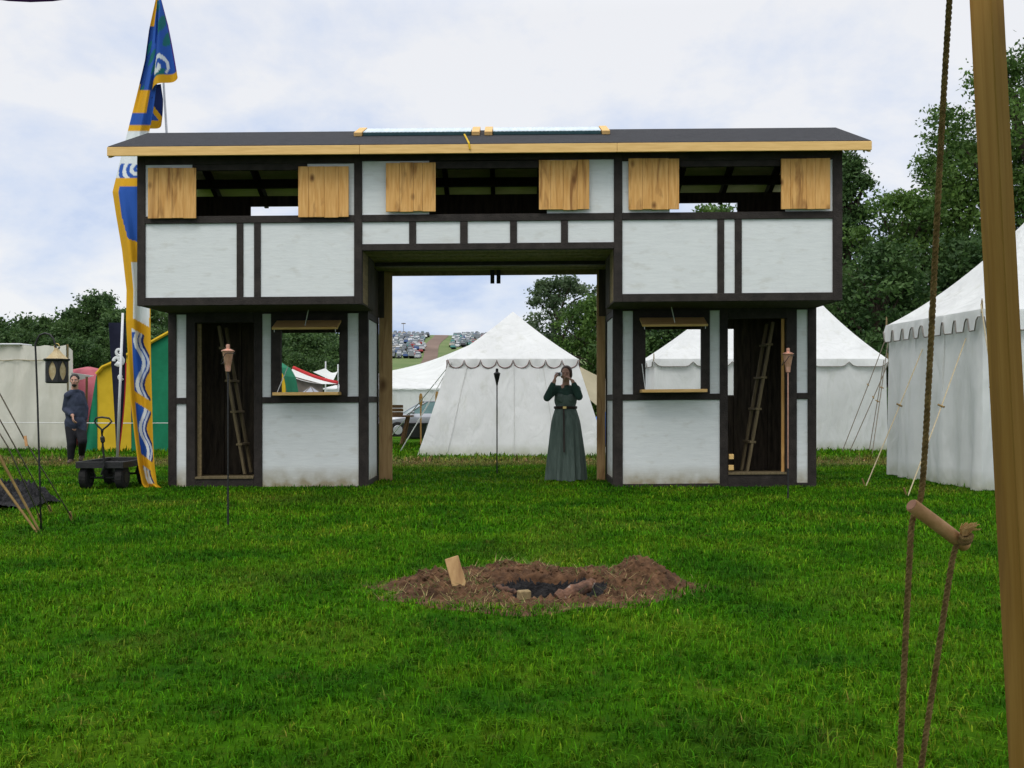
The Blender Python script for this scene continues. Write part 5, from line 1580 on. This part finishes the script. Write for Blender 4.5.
for k in range(5200):
    a_ = rcl.uniform(0, 6.283); rr_ = rcl.uniform(.3, 1.12)
    X, Y = PIT[0] + .98 * rr_ * math.cos(a_), PIT[1] + .6 * rr_ * math.sin(a_)
    z, kk = fpit(X, Y)
    if kk > .1: continue
    dens = .5 + .5 * math.sin(X * 5 + 1.2) * math.sin(Y * 6)
    if rcl.random() > .06 + .85 * max(0, dens - .35) + (.5 if abs(X + .2) < .18 and Y < 6.15 else 0): continue
    z = max(z, 0); L_ = rcl.uniform(.03, .09); t = rcl.uniform(0, 6.283); up = rcl.uniform(.1, .8)
    d = Vector((math.cos(t), math.sin(t), up)) * L_; n_ = Vector((-math.sin(t), math.cos(t), 0)) * .003
    p = Vector((X, Y, z))
    st.add([p - n_, p + n_, p + d], [(0, 1, 2)], rcl.choice((0, 1, 1)))
M['straw'] = mat('straw', (.26,.19,.08), (.36,.28,.13), 8, .9, trans=.2)
M['blade_pit'] = mat('blade_pit', (.05,.09,.012), (.10,.13,.03), 8, .8, trans=.2)
tag(st.build('dead_grass', [M['straw'], M['blade_pit']]), 'dry straw and torn grass scattered over the fire pit mound', 'dead grass', kind='stuff')
pl = MB()
b0 = at(464.5, 598, 5.93); t0 = at(451.5, 557.5, 6.03)
b0.z -= .03
pl.beam(b0, t0, .085, .022, up=(0, -1, .2))
tag(pl.build('wooden_plank', M['rawpost'], bevel=.004), 'short pale wooden plank stuck upright in the mound left of the fire pit', 'plank')
def log(a, b_, r0, label, m, name='charred_log'):
    mb = MB(); a, b_ = Vector(a), Vector(b_); d = b_ - a
    n_ = 9; pts = [a + d * k / (n_ - 1) + Vector((0, 0, .006 * math.sin(k * 2.1))) for k in range(n_)]
    mb.tube(pts, [r0 * (1 + .12 * math.sin(k * 1.7)) * (.8 if k in (0, n_ - 1) else 1) for k in range(n_)], 12)
    return tag(mb.build(name, m, smooth=False), label, 'log')
log(at(557, 599, 5.80), at(589, 586, 5.90), .042, 'reddish charred log lying at the right lip of the fire pit', M['burnt'])
log(at(583, 588, 5.97), at(593, 582, 6.0), .028, 'thin ashen log end poking up at the right of the fire pit', M['burnt'])
log(at(497, 587, 6.0), at(516, 592.5, 5.93), .016, 'small red brown stick of firewood at the left edge of the fire pit', M['burnt'], 'burnt_stick')
log((.10, 5.98, -.10), (.42, 6.08, -.06), .034, 'black burnt log lying in the bottom of the fire pit', M['char'])
mb = MB(); mb.obox(at(524, 595, 5.84), (.075, .05, .055), Matrix.Rotation(.3, 3, 'Z'))
tag(mb.build('wood_block', M['rawdim'], bevel=.006), 'small tan sawn wood block in the middle of the fire pit lip', 'wood block')

# ------------------------------------------------------------------ foreground post, rope and toggle
Yp = 2.05
pt, pb = at(982.0, -85, Yp), at(1044, 1120, Yp)
k_ = pb.z / (pb.z - pt.z); pb = pb.lerp(pt, -pb.z / (pt.z - pb.z)) if pb.z < 0 else pb
mb = MB()
d = (pt - pb); pb2 = pb - d.normalized() * .02
Mx = d.to_track_quat('Z', 'Y').to_matrix() @ Matrix.Rotation(R(20), 3, 'Z')
mb.obox((0, 0, 0), (.056, .036, (pt - pb2).length), Matrix.Identity(3))
po = mb.build('wooden_post', M['post'], bevel=.002)
po.location = (pt + pb2) / 2; po.rotation_euler = (Mx.to_euler())
tag(po, 'smooth squared wooden post leaning in the right foreground', 'post')

# the sun canopy the post and rope hold up; only the tip of its valance reaches into view
cn = thing('sun_canopy', 'cloth canopy over the camera, the tip of its purple scalloped valance at the top left', 'canopy', (0, 1.9, 0))
M['purple'] = mat('purple', (.06,.012,.10), (.09,.02,.14), 6, .85, trans=.1)
mb = MB()
mb.grid(24, 16, lambda u, v: (-1.975 + 3.8 * u, -3.0 * v, 2.066 + .05 * (u * 3.8 - 1.0) + .55 * math.sin(math.pi * v) + .02 * math.sin(u * 14)))
mb.build('sheet', M['canvas_cream'], cn, smooth=True, solid=.003)
mb = MB(); pp_ = MB()
ns = 9
vs_t, vs_b = [], []
for i in range(ns * 10 + 1):
    u = i / (ns * 10); ph = (u * ns) % 1.0
    zt_ = 2.0605 + .05 * (u * 3.8 - 1.0) + .02 * math.sin(u * 14)
    d_ = .035 + .085 * math.sqrt(max(0, 1 - (2 * ph - 1) ** 2))
    vs_t.append((-1.975 + 3.8 * u, .004, zt_)); vs_b.append((-1.975 + 3.8 * u, .01, zt_ - d_))
k2_ = len(vs_t)
mb.add(vs_t + vs_b, [(k2_ + i, k2_ + i + 1, i + 1, i) for i in range(k2_ - 1)])
mb.build('valance', M['purple'], cn, smooth=True)

def twisted_rope(mb, pts, r, pitch=.028, strands=3, nside=6):
    pts = [Vector(p) for p in pts]
    # resample
    seg = [0.0]
    for a, b_ in zip(pts[:-1], pts[1:]): seg.append(seg[-1] + (b_ - a).length)
    n_ = max(8, int(seg[-1] / (pitch / 9)))
    P = []
    for i in range(n_ + 1):
        L_ = seg[-1] * i / n_; k = max(j for j in range(len(seg)) if seg[j] <= L_ + 1e-9); k = min(k, len(pts) - 2)
        f = (L_ - seg[k]) / max(1e-9, seg[k + 1] - seg[k]); P.append((pts[k].lerp(pts[k + 1], f), L_))
    for s_ in range(strands):
        path = []
        for i, (p, L_) in enumerate(P):
            d = (P[min(i + 1, n_)][0] - P[max(i - 1, 0)][0]).normalized()
            x = d.cross(Vector((0, 1, 0))).normalized(); y = d.cross(x)
            t = 2 * math.pi * (L_ / pitch + s_ / strands)
            path.append(p + (x * math.cos(t) + y * math.sin(t)) * r * .52)
        mb.tube(path, r * .56, nside)
Yr = 1.72
rp = thing('guy_line', 'twisted brown rope in the right foreground, threaded through the wooden toggle', 'rope', at(916, 520, Yr))
O = rp.location
mb = MB()
def smooth_pts(pp, Y, n=10):
    out_ = []
    arr = np.array(pp, float); t = np.arange(len(arr))
    for q_ in np.linspace(0, len(arr) - 1, n):
        i = int(min(q_, len(arr) - 2)); f = q_ - i
        p0, p1, p2, p3 = arr[max(i-1,0)], arr[i], arr[i+1], arr[min(i+2,len(arr)-1)]
        c = .5 * ((2*p1) + (-p0+p2)*f + (2*p0-5*p1+4*p2-p3)*f*f + (-p0+3*p1-3*p2+p3)*f**3)
        out_.append(at(c[0], c[1], Y + (c[2] if len(c) > 2 else 0)) - O)
    return out_
twisted_rope(mb, smooth_pts([(958.5, -172, 0), (955, -90, 0), (949.5, 0, 0), (944, 90, 0), (938.5, 190, 0), (931, 340, 0), (925.5, 440, .0), (921.5, 492, .012), (917, 508, .016), (911.8, 524, .008), (909.5, 560, 0), (904.5, 660, 0), (899.5, 768, 0), (893, 900, 0), (887, 1020, 0)], Yr, 70), .0052)
mb.build('running_line', M['rope'], rp, smooth=True)
mb = MB()
twisted_rope(mb, smooth_pts([(959, 540, 0), (954, 553, 0), (949, 580, 0), (937, 660, 0), (921, 768, 0), (902, 900, 0), (886, 1030, 0)], Yr, 40), .0050)
mb.build('return_line', M['rope'], rp, smooth=True)
# knot and frayed end on the toggle
mb = MB()
kc = at(963.5, 540, Yr - .012) - O
for s_ in range(2):
    mb.tube([kc + Vector((.0085 * math.cos(t) + .002 * s_, -.004 + .007 * math.sin(t) - .002, .004 * math.sin(t + .8) + .006 * s_)) for t in np.linspace(0, 6.2832, 18)], .0042, 7)
mb.build('knot', M['rope'], rp, smooth=True)
mb = MB(); rf_ = random.Random(2)
for k in range(90):
    a0 = kc + Vector((rf_.uniform(-.004, .006), rf_.uniform(-.004, .004), .008))
    e_ = a0 + Vector((.006 + rf_.uniform(-.007, .02), rf_.uniform(-.010, .010), rf_.uniform(.010, .022)))
    m_ = a0.lerp(e_, .5) + Vector((-.003, 0, .004))
    mb.tube([a0, m_, e_], [.0011, .0009, .0005], 4, cap=False)
mb.build('frayed_end', M['fray'], rp)
tgo = thing('rope_toggle', 'turned wooden toggle bar threaded on the foreground rope', 'toggle', at(939, 526, Yr - .004))
ta, tb_ = at(911.5, 505, Yr - .022) - tgo.location, at(966, 546, Yr + .01) - tgo.location
mb = MB(); dv = (tb_ - ta).normalized()
mb.tube([ta, ta + dv * .002, ta.lerp(tb_, .5), tb_ - dv * .004, tb_ - dv * .001, tb_], [.0105, .0119, .0122, .0120, .0108, .008], 24)
mb.build('bar', M['toggle'], tgo, smooth=True)
mb = MB(); mb.tube([ta - dv * .0012, ta + dv * .001], [.0100, .0104], 20); mb.build('end_grain', M['toggle_end'], tgo)

# ------------------------------------------------------------------ ropes, stakes and dark cloth at the lower left
def stay(pts, label, m, r, stake, group='tent stays at the left edge', toggle=None):
    base = onground(*stake)
    root = thing('tent_stay', label, 'rope', base, group=group)
    P = [at(*p) - base for p in pts] + [Vector((0, 0, .03))]
    mb = MB(); mb.tube(P, r, 6); mb.build('rope', m, root, smooth=True)
    mb = MB(); mb.tube([(.02, .02, -.1), (-.015, -.02, .09)], [.012, .016], 7); mb.build('stake', M['rod'], root)
    if toggle:
        a = at(*toggle) - base; mb = MB(); mb.tube([a + Vector((-.008, 0, .045)), a + Vector((.01, -.01, -.045))], .013, 8); mb.build('toggle', M['toggle'], root)
stay([(-40, 335, 8.6), (0, 394, 8.75), (27, 444, 8.9)], 'rope stay with a toggle slanting down to the rightmost stake at the left edge', M['cord_dark'], .006, (72, 521), toggle=(26, 441, 8.85))
stay([(-30, 378, 8.7), (0, 420, 8.8), (22, 459, 9.0)], 'rope stay slanting over the dark heap to the middle stake', M['cord_dark'], .006, (51, 514))
stay([(-45, 370, 8.6), (0, 434, 8.7), (8, 447, 8.75)], 'thin lowest rope stay crossing the front of the dark heap', M['cord_dark'], .006, (41, 523))
for (a, b_, lab) in (((-6, 446, 8.9), (40.5, 531), 'upper tan wooden rod slanting into the grass by the hook pole'), ((-14, 462, 8.95), (39, 533), 'lower tan wooden rod slanting into the grass by the hook pole')):
    q0 = at(*a); q1 = onground(*b_) + Vector((0, 0, -.02))
    mb = MB(); mb.tube([q0, q1], [.013, .010], 7)
    tag(mb.build('wooden_rod', M['rod']), lab, 'rod', 'tan rods at the left edge')
hp = onground(14, 500); hp = Vector((at(-14, 0, 10.6).x, 11.0, 0))
mb = MB()
def heap(u, v):
    x_ = -.75 + 1.2 * u; y_ = -.42 + .9 * v
    e_ = max(0.0, 1 - (max(0, abs(x_ + .15) - .2) / .42) ** 2) * max(0.0, 1 - (y_ / .45) ** 2)
    nz = mnoise.fractal(Vector((x_ * 5, y_ * 5, 2.0)), 1.0, 2.0, 4)
    return (x_, y_, .25 * e_ ** .7 * (1 + .25 * nz) + (.09 * abs(mnoise.noise(Vector((x_ * 13, y_ * 13, 0)))) + .05 * mnoise.noise(Vector((x_ * 34, y_ * 34, 4)))) * min(1, e_ * 3) - .01)
mb.grid(110, 80, heap)
tag(mb.build('cloth_heap', M['darkcloth'], loc=hp), 'crumpled heap of black netting on the grass at the left edge', 'netting')
mb = MB(); p = at(-6, 446, 9.4); mb.lathe([(.03, 0), (.09, .03), (.1, .09), (.06, .14), (.03, .15)], c=p - Vector((0, 0, .02)), n=12)
mb2 = MB()

# ------------------------------------------------------------------ people
def capsule(bm, a, b_, ra, rb, n=12):
    a, b_ = Vector(a), Vector(b_); d = b_ - a
    L = d.length
    if L < 1e-5: d = Vector((0, 0, 1)); L = 1e-5
    q = d.to_track_quat('Z', 'Y').to_matrix()
    mb = MB(); prof = []
    for k in range(6): t = -math.pi / 2 + (math.pi / 2) * k / 5; prof.append((max(.0005, ra * math.cos(t)), ra * math.sin(t)))
    for k in range(6): t = (math.pi / 2) * k / 5; prof.append((max(.0005, rb * math.cos(t)), L + rb * math.sin(t)))
    mb.lathe(prof, n=n)
    bm.add([a + q @ Vector(v) for v in mb.v], mb.f)
def ellipsoid(bm, c, r, n=16, rot=None):
    prof = [(max(.0005, math.cos(t)), math.sin(t)) for t in np.linspace(-math.pi/2, math.pi/2, 13)]
    mb = MB(); mb.lathe(prof, n=n)
    Mr = rot or Matrix.Identity(3)
    bm.add([Vector(c) + Mr @ Vector((v[0]*r[0], v[1]*r[1], v[2]*r[2])) for v in mb.v], mb.f)
def blend(name, mb, m, parent, voxel=.009, smooth_it=4, loc=None):
    """fuse overlapping volumes into one continuous skin"""
    o = mb.build(name + '_draft', m)
    r_ = o.modifiers.new('r', 'REMESH'); r_.mode = 'VOXEL'; r_.voxel_size = voxel
    s_ = o.modifiers.new('s', 'SMOOTH'); s_.iterations = smooth_it; s_.factor = .5
    dg = bpy.context.evaluated_depsgraph_get()
    me = bpy.data.meshes.new_from_object(o.evaluated_get(dg))
    me.name = name
    bpy.data.objects.remove(o)
    me.polygons.foreach_set('use_smooth', [True] * len(me.polygons))
    me.materials.clear(); me.materials.append(m)
    ob = bpy.data.objects.new(name, me); COL.objects.link(ob)
    if parent: ob.parent = parent
    if loc is not None: ob.location = loc
    return ob
def hand(bm, wrist, d, palm_n, size=.175, curl=.6, side=1):
    """palm with four unequal bent fingers and a thumb leaving the side of the palm near its base"""
    d = Vector(d).normalized(); pn = Vector(palm_n); pn = (pn - d * pn.dot(d)).normalized(); sdv = d.cross(pn) * side
    w_ = Vector(wrist); L = size
    for k, (off, ln) in enumerate(((-.030, .40), (-.010, .46), (.010, .43), (.028, .34))):
        b0_ = w_ + d * .015 + sdv * off * .6
        b1_ = w_ + d * (L * .52) + sdv * off
        capsule(bm, b0_, b1_, .016, .0125, 8)
        l1 = L * ln
        k1 = b1_ + (d * math.cos(curl) + pn * math.sin(curl)) * l1 * .48
        k2 = k1 + (d * math.cos(curl * 2) + pn * math.sin(curl * 2)) * l1 * .30
        k3 = k2 + (d * math.cos(curl * 2.7) + pn * math.sin(curl * 2.7)) * l1 * .24
        capsule(bm, b1_, k1, .0098, .009, 8); capsule(bm, k1, k2, .009, .0082, 8); capsule(bm, k2, k3, .0082, .0072, 8)
    t0_ = w_ + d * .03 - sdv * .026
    t1_ = t0_ + (d * .6 - sdv * .7 + pn * .35).normalized() * L * .26
    t2_ = t1_ + (d * .85 - sdv * .2 + pn * .5).normalized() * L * .2
    capsule(bm, t0_, t1_, .0145, .011, 8); capsule(bm, t1_, t2_, .011, .0088, 8)
def head_shapes(bm, c, Rm, s=1.0):
    """skull, jaw, brow, nose, lips, ears; face looks along local -y"""
    P = lambda x, y, z: Vector(c) + Rm @ (Vector((x, y, z)) * s)
    ellipsoid(bm, P(0, .012, .03), (.075*s, .093*s, .092*s), rot=Rm)
    ellipsoid(bm, P(0, -.022, -.035), (.060*s, .066*s, .075*s), rot=Rm)
    ellipsoid(bm, P(0, -.05, -.082), (.030*s, .026*s, .024*s), rot=Rm)
    capsule(bm, P(-.034, -.072, .028), P(.034, -.072, .028), .014*s, .014*s)
    capsule(bm, P(0, -.086, .012), P(0, -.106, -.024), .009*s, .0145*s)
    capsule(bm, P(-.018, -.086, -.055), P(.018, -.086, -.055), .008*s, .008*s)
    for sx_ in (-1, 1):
        ellipsoid(bm, P(sx_ * .076, .012, .0), (.012*s, .022*s, .032*s), rot=Rm)
        ellipsoid(bm, P(sx_ * .042, -.058, -.02), (.022*s, .022*s, .022*s), rot=Rm)
def face_marks(parent, c, Rm, s=1.0, beard=False, hairm=None):
    P = lambda x, y, z: Vector(c) + Rm @ (Vector((x, y, z)) * s)
    for sx_ in (-1, 1):
        mb = MB(); ellipsoid(mb, P(sx_ * .031, -.080, .006), (.0105*s, .007*s, .005*s), 10, Rm); mb.build('eye', M['white_paint'], parent, smooth=True)
        mb = MB(); ellipsoid(mb, P(sx_ * .031, -.0865, .006), (.0058*s, .004*s, .006*s), 8, Rm); mb.build('pupil', M['lens'], parent)
        mb = MB(); capsule(mb, P(sx_ * .016, -.088, .026), P(sx_ * .046, -.080, .027), .0042*s, .0034*s, 6); mb.build('eyebrow', hairm, parent)
    mb = MB(); capsule(mb, P(-.020, -.0925, -.055), P(.020, -.0925, -.055), .0042*s, .0042*s, 6); mb.build('lips', M['lips'], parent)
M['lips'] = mat('lips', (.28,.10,.08), None, rough=.5)

# --- woman photographing: local frame, x to the right of the picture, y away from camera
wp = onground(565.5, 480.3)
body = MB()
S = wp.y / F
def wl_(px_, py_, dy): 
    p = at(px_, py_, wp.y + dy); return p - wp
hc = wl_(566.2, 374.2, -.02)
Rm = Matrix.Rotation(R(-14), 3, 'Z') @ Matrix.Rotation(R(4), 3, 'X')
head_shapes(body, hc, Rm, .94)
neck0 = wl_(565.8, 387.5, .02)
capsule(body, hc + Vector((0, .02, -.05)), neck0, .05, .055)
shL, shR = wl_(554.8, 389.5, .02), wl_(576.2, 389.5, .02)
capsule(body, neck0 + Vector((0, 0, -.03)), shL, .06, .055); capsule(body, neck0 + Vector((0, 0, -.03)), shR, .06, .055)
ellipsoid(body, wl_(565.6, 397, .02), (.155, .105, .20)); ellipsoid(body, wl_(565.6, 409, .02), (.135, .10, .16)); ellipsoid(body, wl_(565.6, 420, .02), (.165, .12, .15))
elL, wrL = wl_(547.2, 397.6, -.10), wl_(554.6, 380.5, -.19)
elR, wrR = wl_(579.0, 396.5, -.16), wl_(572.6, 381.0, -.20)
for a, b_, c_ in ((shL, elL, wrL), (shR, elR, wrR)):
    capsule(body, a, b_, .047, .039); capsule(body, b_, c_, .039, .027)
camc = wl_(558.6, 374.3, -.175)
hand(body, wrL, (camc + Vector((-.045, .0, .0))) - wrL, Vector((.9, .15, .1)), .16, .75, 1)
hand(body, wrR, (camc + Vector((.085, .02, .005))) - wrR, Vector((-.9, .15, .1)), .16, .75, -1)
for sx_ in (-1, 1):
    hip = Vector((sx_ * .085, .03, .86)); kn = Vector((sx_ * .09, .01, .47)); an = Vector((sx_ * .09, .03, .08))
    capsule(body, hip, kn, .08, .055); capsule(body, kn, an, .052, .036)
    capsule(body, an + Vector((0, .01, -.035)), an + Vector((sx_ * .02, -.16, -.05)), .034, .026)
woman = blend('person', body, M['skin'], None, .0075, 3, wp)
tag(woman, 'person in a long grey green dress taking a photograph in the archway', 'person')
face_marks(woman, hc, Rm, .94, hairm=M['hair'])
# clothes
bl = MB()
for a, b_, c_ in ((shL, elL, wrL), (shR, elR, wrR)):
    capsule(bl, a, b_, .066, .056); capsule(bl, b_, b_.lerp(c_, .78), .058, .042)
capsule(bl, neck0 + Vector((0, .0, -.045)), shL, .075, .068); capsule(bl, neck0 + Vector((0, .0, -.045)), shR, .075, .068)
ellipsoid(bl, neck0 + Vector((0, -.005, -.045)), (.105, .10, .065)); ellipsoid(bl, neck0 + Vector((0, .0, -.10)), (.15, .122, .085))
ellipsoid(bl, neck0 + Vector((.01, -.01, .0)), (.072, .070, .05))
blend('blouse', bl, M['dress_dark'], woman, .010, 4)
tb2 = MB()
ellipsoid(tb2, wl_(565.6, 399.5, .015), (.168, .122, .185)); ellipsoid(tb2, wl_(565.6, 408, .02), (.152, .115, .13))
for sx_ in (-1, 1): ellipsoid(tb2, wl_(565.6 + sx_ * 4.6, 398.5, -.06), (.07, .065, .07))
ellipsoid(tb2, wl_(565.6, 393.5, .02), (.13, .098, .06))
blend('bodice', tb2, M['dress'], woman, .010, 4)
sk = MB()
zb_ = wl_(565, 407.5, 0).z
cx0 = wl_(565.6, 407, 0).x
def skirt(u, v):
    t = 2 * math.pi * u
    z = zb_ * (1 - v) + .012 * v
    rx = .148 + .112 * (v ** .9) + .035 * math.sin(min(1, v * 4) * math.pi / 2); ry = .115 + .13 * (v ** .8) + .035 * math.sin(min(1, v * 4) * math.pi / 2)
    f = 1 + min(1, v * 1.5) * (.075 * math.sin(9 * t + .6) + .05 * math.sin(16 * t + 2 * v) + .03 * math.sin(4 * t))
    return (cx0 + rx * f * math.cos(t), .02 + ry * f * math.sin(t), z + .012 * v * math.sin(5 * t))
sk.grid(120, 40, skirt)
sk.build('skirt', M['dress'], woman, smooth=True)
bt_ = MB()
for zz in (-.009, .009):
    bt_.tube([(cx0 + .163 * math.cos(t), .02 + .128 * math.sin(t), zb_ + zz) for t in np.linspace(0, 6.2832, 40)], .011, 6)
blt = bt_.build('belt', M['belt'], woman, smooth=True)
mb = MB(); mb.obox((cx0 - .02, .02 - .142, zb_), (.055, .014, .042), Matrix.Identity(3)); mb.build('buckle', M['brass'], blt, bevel=.006)
mb = MB(); mb.grid(3, 16, lambda u, v: (cx0 - .045 + .022 * u, .02 - .142 - .115 * (v ** .8) - .004, zb_ - .02 - .62 * v)); mb.build('belt_tail', M['belt'], woman, solid=.006)
hr = MB()
P = lambda x_, y_, z_: hc + Rm @ Vector((x_, y_, z_))
ellipsoid(hr, P(0, .028, .040), (.084, .092, .090), rot=Rm); ellipsoid(hr, P(0, .058, -.01), (.074, .058, .078), rot=Rm)
for sx_ in (-1, 1): ellipsoid(hr, P(sx_ * .068, .018, .0), (.020, .045, .062), rot=Rm)
blend('hair', hr, M['hair'], woman, .008, 3)
cmr = thing('camera_compact', 'small silver compact camera held up to the face of the person in the archway', 'camera', wp + camc)
cmr.name = 'compact_camera'
cmr.rotation_euler = (0, 0, R(-8))
mb = MB(); mb.box(-.05, .05, -.015, .015, -.03, .03); mb.build('body', M['silver'], cmr, bevel=.006)
mb = MB(); mb.tube([(.012, -.015, 0), (.012, -.03, 0), (.012, -.034, 0)], [.022, .021, .016], 18); mb.build('lens', M['lens'], cmr)
mb = MB(); mb.box(-.036, -.016, -.0175, -.0148, .012, .024); mb.build('flash', M['white_paint'], cmr)

# --- walking man at the left
mp_ = onground(74.5, 463.5)
Ym_ = mp_.y
def ml(px_, py_, dy): return at(px_, py_, Ym_ + dy) - mp_
b2 = MB()
hc2 = ml(74.6, 380.8, -.02)
Rm2 = Matrix.Rotation(R(16), 3, 'Z')
head_shapes(b2, hc2, Rm2, .98)
nk = ml(74.6, 389.5, .03)
capsule(b2, hc2 + Vector((0, .02, -.05)), nk, .058, .062)
sL, sR = ml(68.2, 395.8, -.06), ml(80.6, 394.5, .13)
capsule(b2, nk + Vector((0, 0, -.03)), sL, .07, .06); capsule(b2, nk + Vector((0, 0, -.03)), sR, .07, .06)
ellipsoid(b2, ml(74.5, 405, .03), (.18, .125, .24)); ellipsoid(b2, ml(75.5, 418, .03), (.165, .125, .22)); ellipsoid(b2, ml(75.5, 426, .03), (.16, .125, .14))
eL, wL = ml(65.6, 409, .0), ml(72.6, 415.6, -.20)
eR, wR = ml(85.0, 408, .12), ml(84.8, 420, .06)
for a, b_, c_ in ((sL, eL, wL), (sR, eR, wR)):
    capsule(b2, a, b_, .052, .043); capsule(b2, b_, c_, .043, .030)
hand(b2, wL, Vector((.25, -.3, -.9)), Vector((.6, .4, 0)), .18, .5, 1)
hand(b2, wR, Vector((.05, -.2, -.95)), Vector((-.7, .1, 0)), .18, .5, -1)
hipL, hipR = ml(71, 427, .02), ml(80, 427, .05)
knL, anL = ml(71.6, 443.5, -.08), Vector((-.045, -.06, .09))
knR, anR = ml(82.6, 441.0, -.10), Vector((.03, .24, .16))
for h_, k__, a_ in ((hipL, knL, anL), (hipR, knR, anR)):
    capsule(b2, h_, k__, .088, .06); capsule(b2, k__, a_, .057, .038)
man = blend('person', b2, M['skin'], None, .008, 3, mp_)
tag(man, 'person in a navy tunic and dark trousers walking in front of the red tent', 'person')
face_marks(man, hc2, Rm2, .98, hairm=M['hair_dark'])
t2 = MB()
ellipsoid(t2, nk + Vector((0, 0, -.03)), (.09, .085, .05)); capsule(t2, nk + Vector((0, 0, -.05)), sL, .082, .078); capsule(t2, nk + Vector((0, 0, -.05)), sR, .082, .078)
ellipsoid(t2, ml(74.5, 404, .03), (.185, .14, .25)); ellipsoid(t2, ml(75.2, 412, .03), (.182, .145, .28)); ellipsoid(t2, ml(75.6, 422, .03), (.185, .15, .20))
capsule(t2, ml(70.0, 422, .02), ml(70.0, 430, .0), .10, .085); capsule(t2, ml(81, 422, .04), ml(82.0, 430, .0), .10, .085)
for a, b_, c_ in ((sL, eL, wL), (sR, eR, wR)):
    capsule(t2, a, b_, .072, .064); capsule(t2, b_, b_.lerp(c_, .82), .066, .052)
blend('tunic', t2, M['tunic'], man, .011, 9)
t3 = MB()
for h_, k__, a_ in ((hipL, knL, anL), (hipR, knR, anR)):
    capsule(t3, h_, k__, .108, .082); capsule(t3, k__, a_.lerp(k__, .02), .082, .058)
blend('trousers', t3, M['trousers'], man, .011, 3)
for a_, d_ in ((anL, Vector((.05, -.19, -.055))), (anR, Vector((.05, -.17, -.10)))):
    t4 = MB(); capsule(t4, a_ + Vector((0, .02, -.035)), a_ + d_, .046, .034); capsule(t4, a_, a_ + Vector((0, .02, -.03)), .048, .046)
    blend('shoe', t4, M['boot'], man, .009, 3)
h2 = MB()
P2 = lambda x_, y_, z_: hc2 + Rm2 @ Vector((x_, y_, z_))
ellipsoid(h2, P2(0, .024, .046), (.083, .094, .088), rot=Rm2); ellipsoid(h2, P2(0, .055, .0), (.074, .058, .066), rot=Rm2)
blend('hair', h2, M['hair_dark'], man, .008, 3)
h3 = MB(); ellipsoid(h3, P2(0, -.048, -.082), (.043, .040, .030), rot=Rm2)
blend('beard', h3, M['hair_dark'], man, .007, 2)
